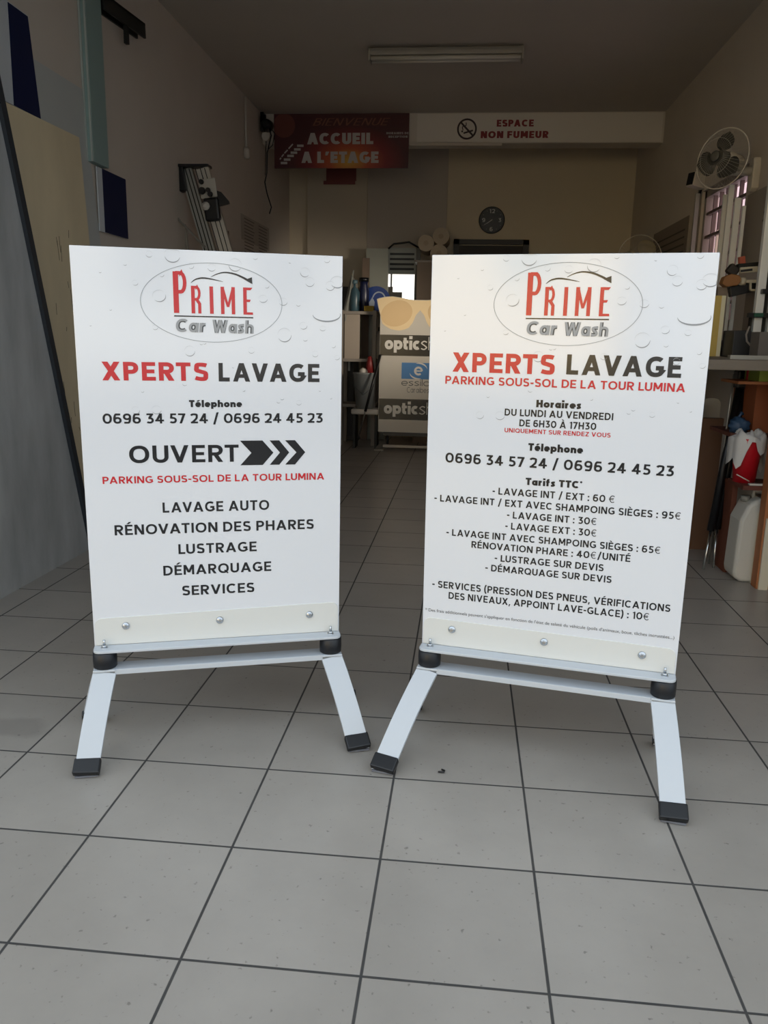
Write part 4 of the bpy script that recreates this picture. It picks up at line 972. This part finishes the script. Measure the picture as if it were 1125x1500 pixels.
mb.bar(a, b, .10, .08, (0,0,1)); bx = mb.build('housing', fw, t, .006)
mb = MB(); mb.bar(a-(b-a)*.06, a, .085, .06, (0,0,1)); mb.build('dark_lens', black_p, bx)
mb = MB(); mb.bar(b, (0,0,-.03), .03, .03, (0,0,1)); mb.build('bracket', black_p, t)
# ------------------------------------------------------------------ workbench on the right
wood = mat('bench_wood', '#7a7063', .65, var=.2, scale=6, stretch=(1,.3,3))
oran = mat('orange_wood', '#a5673c', .6, var=.16, scale=7, stretch=(3,3,.5), bump=.1)
t = thing('workbench', 'long cluttered workbench with a worn top along the right wall', 'workbench', (2.15,3.7,0))
mb = MB(); mb.box(-.30,.335,-1.21,1.25,1.005,1.05); mb.build('worktop', wood, t, .004)
mb = MB(); mb.box(.05,.125,-1.17,-1.10,0,1.005); plabel(mb.build('leg', oran, t, .003), 'orange brown wooden leg at the near end')
for x, y in ((-.27,1.2),(.29,1.2),(.29,-1.14),(-.27,.2)):
    mb = MB(); mb.box(x-.035,x+.035,y-.035,y+.035,0,1.005); mb.build('leg', mat('leg_dark_wood', '#4d3d31', .7), t)
mb = MB(); mb.box(-.035,.33,-1.10,-.88,.455,.475); mb.build('shelf', mat('shelf_redbrown', '#5e3022', .7, var=.15), t)
mb = MB(); mb.box(-.015,.010,-.90,-.76,0,.455); sp = mb.build('side_panel', mat('panel_redbrown', '#6a3a27', .7, var=.15), t)
mb = MB(); mb.box(-.28,.33,1.0,1.02,.1,1.0); mb.build('back_panel', mat('dark_board', '#2a2522', .8), t)
# floor-level things under / beside the bench
jug = mat('jug_white', '#c9c5ba', .5)
t = thing('jerrycan', 'tall white plastic jerrycan on the floor behind the orange bench leg', 'jerrycan', (2.215,2.71,0))
mb = MB(); mb.prism([(-.085,.02),(-.09,.05),(-.085,.30),(-.05,.385),(.0,.41),(.07,.41),(.085,.39),(.085,.02),(.06,.0),(-.05,.0)], 1, -.08, .08); mb.build('body', jug, t, .018, 3)
mb = MB(); mb.tube([(-.01,-.0,.40),(-.01,0,.435),(.06,0,.435),(.06,0,.40)], .010, 8); mb.build('handle', jug, t)
mb = MB(); mb.lathe([(.022,.405),(.022,.43)], (-.045,0,-.02), 'Z', 14); mb.build('cap', mat('cap_grey', '#8d8a80', .5), t)
mb = MB(); mb.lathe([(.050,0),(.066,.20),(.070,.21),(.064,.21),(.048,.01)], (2.155,2.72,.4755), 'Z', 28); o = mb.build('red_bin', mat('bin_red', '#c01a25', .35)); tag(o, 'red plastic bin on the shelf under the bench', 'bin')
mb = MB(); nu, nv = 26, 9; grid = []; rnd = random.Random(2)
for j in range(nv):
    row = []
    for i in range(nu):
        a = 2*pi*i/nu; f = j/(nv-1)
        drop = .055+.03*sin(a*2+1)+.022*sin(a*5+.4)
        if f < .45: r = .03+.046*(f/.45); z = .225+.018*sin(a*3+f*6)+.012*sin(a*7)
        else: r = .076+.008*sin(a*7)+.005*sin(a*11+1); z = .222-(f-.45)/.55*drop*1.7
        row.append(mb.bm.verts.new((r*cos(a), r*sin(a), z)))
    grid.append(row)
for A, B in zip(grid, grid[1:]):
    for i in range(nu):
        f = mb.bm.faces.new((A[i],A[(i+1)%nu],B[(i+1)%nu],B[i])); f.smooth = True
mb.bm.faces.new(grid[0][::-1])
mb.xform(Matrix.Translation((2.155,2.72,.4755))); tag(mb.build('white_rag', mat('rag_white', '#cfcac4', .9)), 'crumpled white rag draped over the red bin', 'rag')
mb = MB(); a = at(1079,695,1,2.62); mb.tube([(a.x,2.62,a.z),(a.x+.06,2.62,a.z-.03)], .003, 6); mb.box(a.x+.06,a.x+.15,2.61,2.63,.476,.484); tag(mb.build('white_brush', jug), 'small white handled tool lying in front of the red bin', 'brush')
mb = MB(); mb.box(2.20,2.42,2.82,3.15,.70,.93); o = mb.build('orange_box', mat('box_orange', '#8f4d28', .7, var=.15)); 
o.location.z = .70; tag(o, 'orange brown carton on the upper shelf under the bench', 'carton')
mb = MB(); mb.box(2.085,2.46,2.76,3.10,.682,.6995); tag(mb.build('upper_shelf', mat('shelf_redbrown', '#5e3022', .7)), 'short plank shelf under the bench top', 'shelf')
a = at(1111,543,1,2.72); b = at(1135,559,1,2.72); mb = MB(); mb.box(a.x,b.x+.05,2.70,2.90,b.z,a.z); o = mb.build('green_box', mat('lime_green', '#8a9a35', .6)); tag(o, 'lime green box tucked under the bench top', 'box')
mb = MB(); mb.box(2.07,2.40,2.69,2.95,b.z-.014,b.z-.001); tag(mb.build('plank', oran), 'thin plank carrying the lime green box', 'plank')
a = at(1088,552,1,2.84); mb = MB(); mb.lathe([(.0,0),(.018,.0),(.018,.06),(.006,.09)], (a.x+.04,2.86,.9305), 'Z', 12); tag(mb.build('red_spray_can', mat('can_red', '#b3202a', .4)), 'small red tube standing on the orange carton', 'tube')
t = thing('blue_bag', 'crumpled blue plastic bag between the bin and the black poles', 'bag', (2.125,2.81,.70)); 
mb = MB(); rnd = random.Random(8); bmesh.ops.create_icosphere(mb.bm, subdivisions=3, radius=.045)
for v in mb.bm.verts:
    d = v.co.normalized(); k = 1+.14*sin(d.x*9+1)*sin(d.y*8)+.12*sin(d.z*11+d.x*5); v.co = Vector((d.x*.048*k, d.y*.04*k, max(-.032, d.z*.044*k)))
for f in mb.bm.faces: f.smooth = True
mb.xform(Matrix.Translation((.01,0,.032))); mb.build('bag_body', mat('bag_blue', '#2c455f', .5), t)
mb = MB(); mb.tube([(.0,0,.066),(.01,0,.085),(.018,.005,.092)], [.009,.005,.012], 8); mb.build('knot', MATS['bag_blue'], t)
# black poles with silver feet (folded tripod)
t = thing('folded_tripod', 'folded black tripod with silver feet leaning under the bench', 'tripod', (2.08,2.88,0))
for (u0,v0,u1,v1,nm) in ((1078,600,1041,778,'left'),(1082,600,1050,775,'right')):
    ft = Vector(at(1030 if nm == 'left' else 1045, 834 if nm == 'left' else 832, 2, .003))
    kn = Vector(at(u1,v1,1,ft.y+.05)); tp = kn+(kn-ft).normalized()*.78; tp = Vector((2.19 if nm == 'left' else 2.21, 3.02, .97))
    mb = MB(); mb.tube([kn-t.location, tp-t.location], .019, 10); lg = mb.build('leg', black_p, t)
    mb = MB(); mb.tube([ft-t.location, kn-t.location], .007, 8); plabel(mb.build('foot_tube', alu_b, lg), 'silver lower tube')
mb = MB(); mb.box(.08,.16,.10,.18,.90,.99); mb.build('head', black_p, t, .01)
mb = MB(); a = Vector(at(1075,548,1,2.95)); b = Vector(at(1068,600,1,2.95)); mb.tube([a, b, b+(b-a)*6.4], .005, 6); o = mb.build('thin_rod', alu); tag(o, 'thin silver rod upright in the dark under the bench', 'rod')
mb = MB(); a = at(1022,612,1,3.25); b = at(1060,612,1,3.25); mb.box(a.x-.04,b.x,3.24,3.28,0,a.z); tag(mb.build('cardboard_sheet', mat('cardboard_brown', '#6b4c36', .8, var=.1)), 'brown cardboard sheet upright under the bench', 'cardboard')
mb = MB(); 
def rr(x0,x1,z0,z1,r,n=6):
    o = []
    for cx, cz, a0 in ((x1-r,z1-r,0),(x0+r,z1-r,90),(x0+r,z0+r,180),(x1-r,z0+r,270)):
        for k in range(n+1): a = radians(a0+90*k/n); o.append((cx+r*cos(a), cz+r*sin(a)))
    return o
a = at(1037,583,1,3.40); b = at(1053,612,1,3.40); mb.prism(rr(a.x-.03,b.x,0.0,a.z,.035), 1, 3.39, 3.41); o = mb.build('plastic_plate', mat('plate_cream', '#b9b4a6', .5)); tag(o, 'rounded cream plastic plate behind the cardboard sheet', 'plate')
mb = MB(); a = at(1030,590,1,3.34); mb.box(a.x-.012,a.x+.004,3.32,3.35,0,.80); tag(mb.build('grey_lath', tg), 'narrow grey lath standing beside the cardboard sheet', 'lath')
t = thing('white_pot', 'white pot with a dark lid on the floor under the bench', 'pot', tuple(at(1024,790,2,0)+Vector((0,.05,0))))
mb = MB(); mb.lathe([(.050,0),(.058,.10),(.058,.105)], (0,0,0), 'Z', 24); mb.build('body', jug, t)
mb = MB(); mb.lathe([(.060,.105),(.060,.13),(.05,.17),(.02,.19)], (0,0,0), 'Z', 24); ld = mb.build('lid', mat('lid_brown', '#40342b', .6), t)
mb = MB(); mb.lathe([(.008,-.015),(.018,0),(.008,.015)], (.02,-.045,.165), 'Z', 12); mb.build('knob', jug, ld)
for u0, u1, vt, y, nm in ((1112,1121,752,2.60,'first off-white board right of the orange bench leg'),(1120,1134,760,2.52,'second off-white board right of the orange bench leg, nearest the frame edge')):
    a = at(u0,vt,1,y); b = at(u1,vt,1,y); mb = MB(); mb.box(a.x+.01,b.x+.01,y,y+.2,0,a.z); tag(mb.build('white_board', mat('board_cream', '#cfc7b2', .6)), nm, 'board', 'off-white boards under the bench')

# on top of the bench
BT = 1.05
a = at(1043,433,1,3.3); b = at(1057,512,1,3.3)
mb = MB(); mb.box(a.x-.02,b.x-.012,3.29,3.33,BT,a.z); o = mb.build('yellow_panel', mat('yellow_cream', '#c9ae5c', .4)); tag(o, 'yellow panel standing on the bench at the edge of the price list sign', 'panel')
mb = MB(); mb.box(b.x-.030-o.location.x,b.x-.010-o.location.x,-.024,-.0205,0,a.z-BT); plabel(mb.build('pale_edge', mat('pale_edge', '#e4dcba', .35), o), 'pale protective edge')
# aluminium uprights of the bench saw
t = thing('vertical_saw', 'tall bright aluminium upright of a machine at the right edge of the photo', 'machine', (2.36,3.45,BT))
p = at(1125,300,1,3.4); q = at(1107,510,1,3.4)
def ol(u,v,y): return Vector(at(u,v,1,y))-Vector((2.36,3.45,BT))
mb = MB(); z1 = 1.05; x = ol(1112,440,3.40).x
mb.box(x-.020,x+.022,-.07,-.03,0,z1); mb.build('upright', MATS.get('bright_paint') or mat('bright_paint', '#e9ebe8', .25), t, .004)
mb = MB(); mb.box(x+.030,x+.045,-.05,.0,0,z1); mb.box(x-.034,x-.026,-.05,-.02,0,.22); mb.build('rear_upright', dkm, t)
mb = MB(); mb.box(x+.048,x+.095,-.08,-.04,.06,z1); mb.build('glass_strip', mat('pale_strip', '#d7dcd8', .15), t)
for v, w in ((427,.06),(462,.05)):
    z = ol(1110,v,3.38).z; mb = MB(); mb.box(x-.06 if v > 440 else x-.005,x+.10,-.10,-.065,z-.012,z+.012); mb.build('clamp_bar', black_p, t, .002)
    mb = MB(); mb.box(x-.035 if v > 440 else x+.045,x+.01 if v > 440 else x+.10,-.112,-.10,z-.008,z+.010); plabel(mb.build('clamp_jaw', mat('clamp_green', '#1e5a45', .5), t), 'green clamp jaw')
# machine arm with brackets
t = thing('sliding_arm', 'dark machine arm with pale brackets across the window bars', 'machine', (2.35,3.62,BT))
def al(u,v,y=3.55): return Vector(at(u,v,1,y))-Vector((2.35,3.62,BT))
mb = MB(); a = al(1068,428); b = al(1113,417); mb.bar(a, b, .055, .05, (0,0,1)); mb.build('arm', black_p, t, .004)
mb = MB(); a = al(1080,391); b = al(1113,388); mb.bar(a, b, .03, .05, (0,0,1)); mb.build('upper_arm', dkm, t, .003)
mb = MB(); a = al(1084,396,3.5); b = al(1112,394,3.5); mb.bar(a, b, .030, .02, (0,0,1)); mb.build('pale_bracket', mat('bracket_cream', '#c5bda6', .4), t, .002)
mb = MB(); a = al(1085,397,3.485); b = al(1102,395,3.485); mb.bar(a, b, .012, .006, (0,0,1)); mb.build('bracket_slot', black_p, t)
mb = MB(); a = al(1088,412,3.5); b = al(1109,412,3.5); mb.bar(a, b, .016, .016, (0,0,1)); mb.lathe([(.022,-.012),(.022,.012)], a, 'X', 14); mb.build('pale_rod', mat('bracket_cream', '#c5bda6', .4), t)
mb = MB(); a = al(1099,425,3.5); b = al(1113,425,3.5); mb.bar(a, b, .010, .03, (0,0,1)); c = al(1099,414,3.5); mb.bar(c, a, .008, .02, (1,0,0)); mb.build('pale_bracket', mat('bracket_cream', '#c5bda6', .4), t)
pts = [al(*p) for p in ((1054,416),(1058,406),(1068,402),(1079,404),(1083,412),(1076,419),(1060,421))]
mb = MB(); mb.prism([(q.x,q.z) for q in pts], 1, -.12, -.05); mb.build('tool_body', mat('tool_brown', '#9a6a3d', .6), t, .006)
mb = MB(); a = al(1068,402); b = al(1078,390); mb.bar(a, b, .05, .06, (0,1,0)); mb.build('motor', mat('motor_dark', '#2e2823', .6), t, .01)
mb = MB(); a = al(1062,420); mb.box(a.x-.03,a.x+.025,-.05,-.02,0,a.z); mb.build('support_post', mat('post_greybrown', '#8a7c6e', .7), t)
mb = MB(); a = al(1086,376,3.55); b = al(1087,388,3.55); mb.bar(a, b, .03, .03, (1,0,0)); plabel(mb.build('orange_block', mat('block_orange', '#b5573a', .5), t), 'orange block')
# aluminium profiles standing between bench and window
for k, (u, w, y, lab) in enumerate(((1050,.022,4.2,'leftmost aluminium profile standing before the window, beside the price list sign'),(1058,.030,4.05,'second aluminium profile from the left before the window'),(1069,.034,3.95,'wide bright aluminium profile before the window'),(1079,.018,3.85,'rightmost thin aluminium profile before the window'))):
    p = at(u, 400, 1, y); mb = MB(); zt = (2.02,2.05,1.96,1.90)[k]; mb.bar((p.x,y,BT),(p.x+.02,y+.06,zt), w, .02); tag(mb.build('aluminium_profile', mat('anodised_profile', '#eef0ec', .3)), lab, 'profile', 'aluminium profiles before the window')
mb = MB(); a = at(1040,292,1,5.15); mb.bar((2.46,5.26,BT),(2.46,5.26,2.19),.03,.03); tag(mb.build('window_upright', alu), 'pale upright at the far side of the barred window', 'upright')
# boards on the right wall
a = at(1092,300,0,XR-.012); b = at(1130,392,0,XR-.012)
mb = MB(); z1 = at(1112,295,0,XR-.012).z; z0 = at(1100,385,0,XR-.012).z
mb.box(XR-.014,XR-.001,3.35,4.16,1.56,2.00); o = mb.build('whiteboard', mat('board_dullgrey', '#8c857c', .4)); tag(o, 'dull grey whiteboard with handwriting on the right wall under the fan', 'whiteboard')
mb = MB(); hx = -.0075
for (y0,z0) in ((.05,.24),(.0,.26),(-.08,.27),(-.16,.29),(-.24,.30)):
    mb.bar((hx,y0,z0),(hx,y0+.03,z0+.06),.012,.001,(0,1,0)); mb.bar((hx,y0+.04,z0+.01),(hx,y0-.02,z0+.035),.010,.001,(0,0,1))
mb.build('handwriting', black_p, o)
mb = MB(); mb.box(XR-.006,XR-.001,5.55,6.75,1.35,2.08); o = mb.build('chart_sheet', mat('chart_dull', '#7f756b', .8)); tag(o, 'large dim chart sheet on the far right wall beyond the window', 'chart')
mb = MB()
for k in range(11): mb.box(-.0032,-.0026,-.52,.5-.06*(k%3),.08+k*.055,.093+k*.055)
mb.build('printed_lines', mat('chart_ink', '#4f473f', .8), o)
mb = MB(); mb.box(2.43,2.445,3.50,3.85,BT,1.47); mb.bm.verts.ensure_lookup_table(); tag(mb.build('leaning_board', mat('board_taupe', '#8f8377', .7)), 'taupe board standing upright at the back of the bench', 'board')
a = at(1073,484,1,3.15); b = at(1096,506,1,3.15)
mb = MB(); mb.box(a.x,b.x,3.12,3.30,BT,a.z); tag(mb.build('black_box', mat('box_black', '#2c2d2f', .55), None, .004), 'black box on the bench in front of the taupe board', 'box')
mb = MB(); pts = [at(u,v,1,3.02) for u, v in ((1098,478),(1093,490),(1094,500),(1102,509),(1112,511))]; mb.tube([(p.x,3.02,max(p.z,BT+.006)) for p in pts], .005, 6); tag(mb.build('grey_cable', tg), 'grey cable curling beside the black box', 'cable')
for k, (u, r, h, lab) in enumerate(((1060,.022,.085,'left dark jar on the bench behind the yellow panel'),(1067,.018,.07,'right dark jar on the bench behind the yellow panel'))):
    p = at(u, 500, 1, 3.5); o = MB(); o.lathe([(r,0),(r,h*.7),(r*.6,h*.85),(r*.6,h)], (p.x,3.5,BT), 'Z', 14); tag(o.build('jar', mat('jar_dark', '#3c342d', .5)), lab, 'jar', 'dark jars on the bench')
mb = MB(); mb.box(2.0,2.38,2.62,2.66,BT,BT+.018); tag(mb.build('metal_ruler', alu), 'pale metal straightedge lying along the bench front', 'ruler')
a = at(1112,480,1,2.9); mb = MB(); mb.box(a.x,a.x+.2,2.88,3.0,BT,a.z-.02); o = mb.build('grey_case', mat('case_grey', '#6b6661', .6)); tag(o, 'grey case on the bench at the right edge of the photo', 'case')

# ------------------------------------------------------------------ crumbs on the floor
for k, (u, v, r, lab) in enumerate(((648,1131,.011,'curled black scrap on the floor between the signs'),(991,1175,.006,'tiny dark crumb on the floor right of the price list sign'))):
    p = at(u,v,2,.003); mb = MB()
    mb.tube([(p.x-r,p.y,.003),(p.x+r*.4,p.y-r*.4,.006),(p.x+r*.5,p.y+r*.6,.004),(p.x-r*.2,p.y+r*1.2,.003)], .0022, 6); tag(mb.build('scrap', black_p), lab, 'scrap')

# daylight falling in through the barred window
al_ = bpy.data.lights.new('stand_fill', 'AREA'); al_.shape = 'RECTANGLE'; al_.size = .7; al_.size_y = .6; al_.energy = 1.8; al_.color = (1.0,.89,.74); al_.spread = radians(30)
ao = bpy.data.objects.new('stand_fill', al_); C.objects.link(ao); ao.location = (XR-.03,4.8,1.6)
ao.rotation_euler = (Vector((.15,6.9,1.25))-ao.location).to_track_quat('-Z','Y').to_euler()
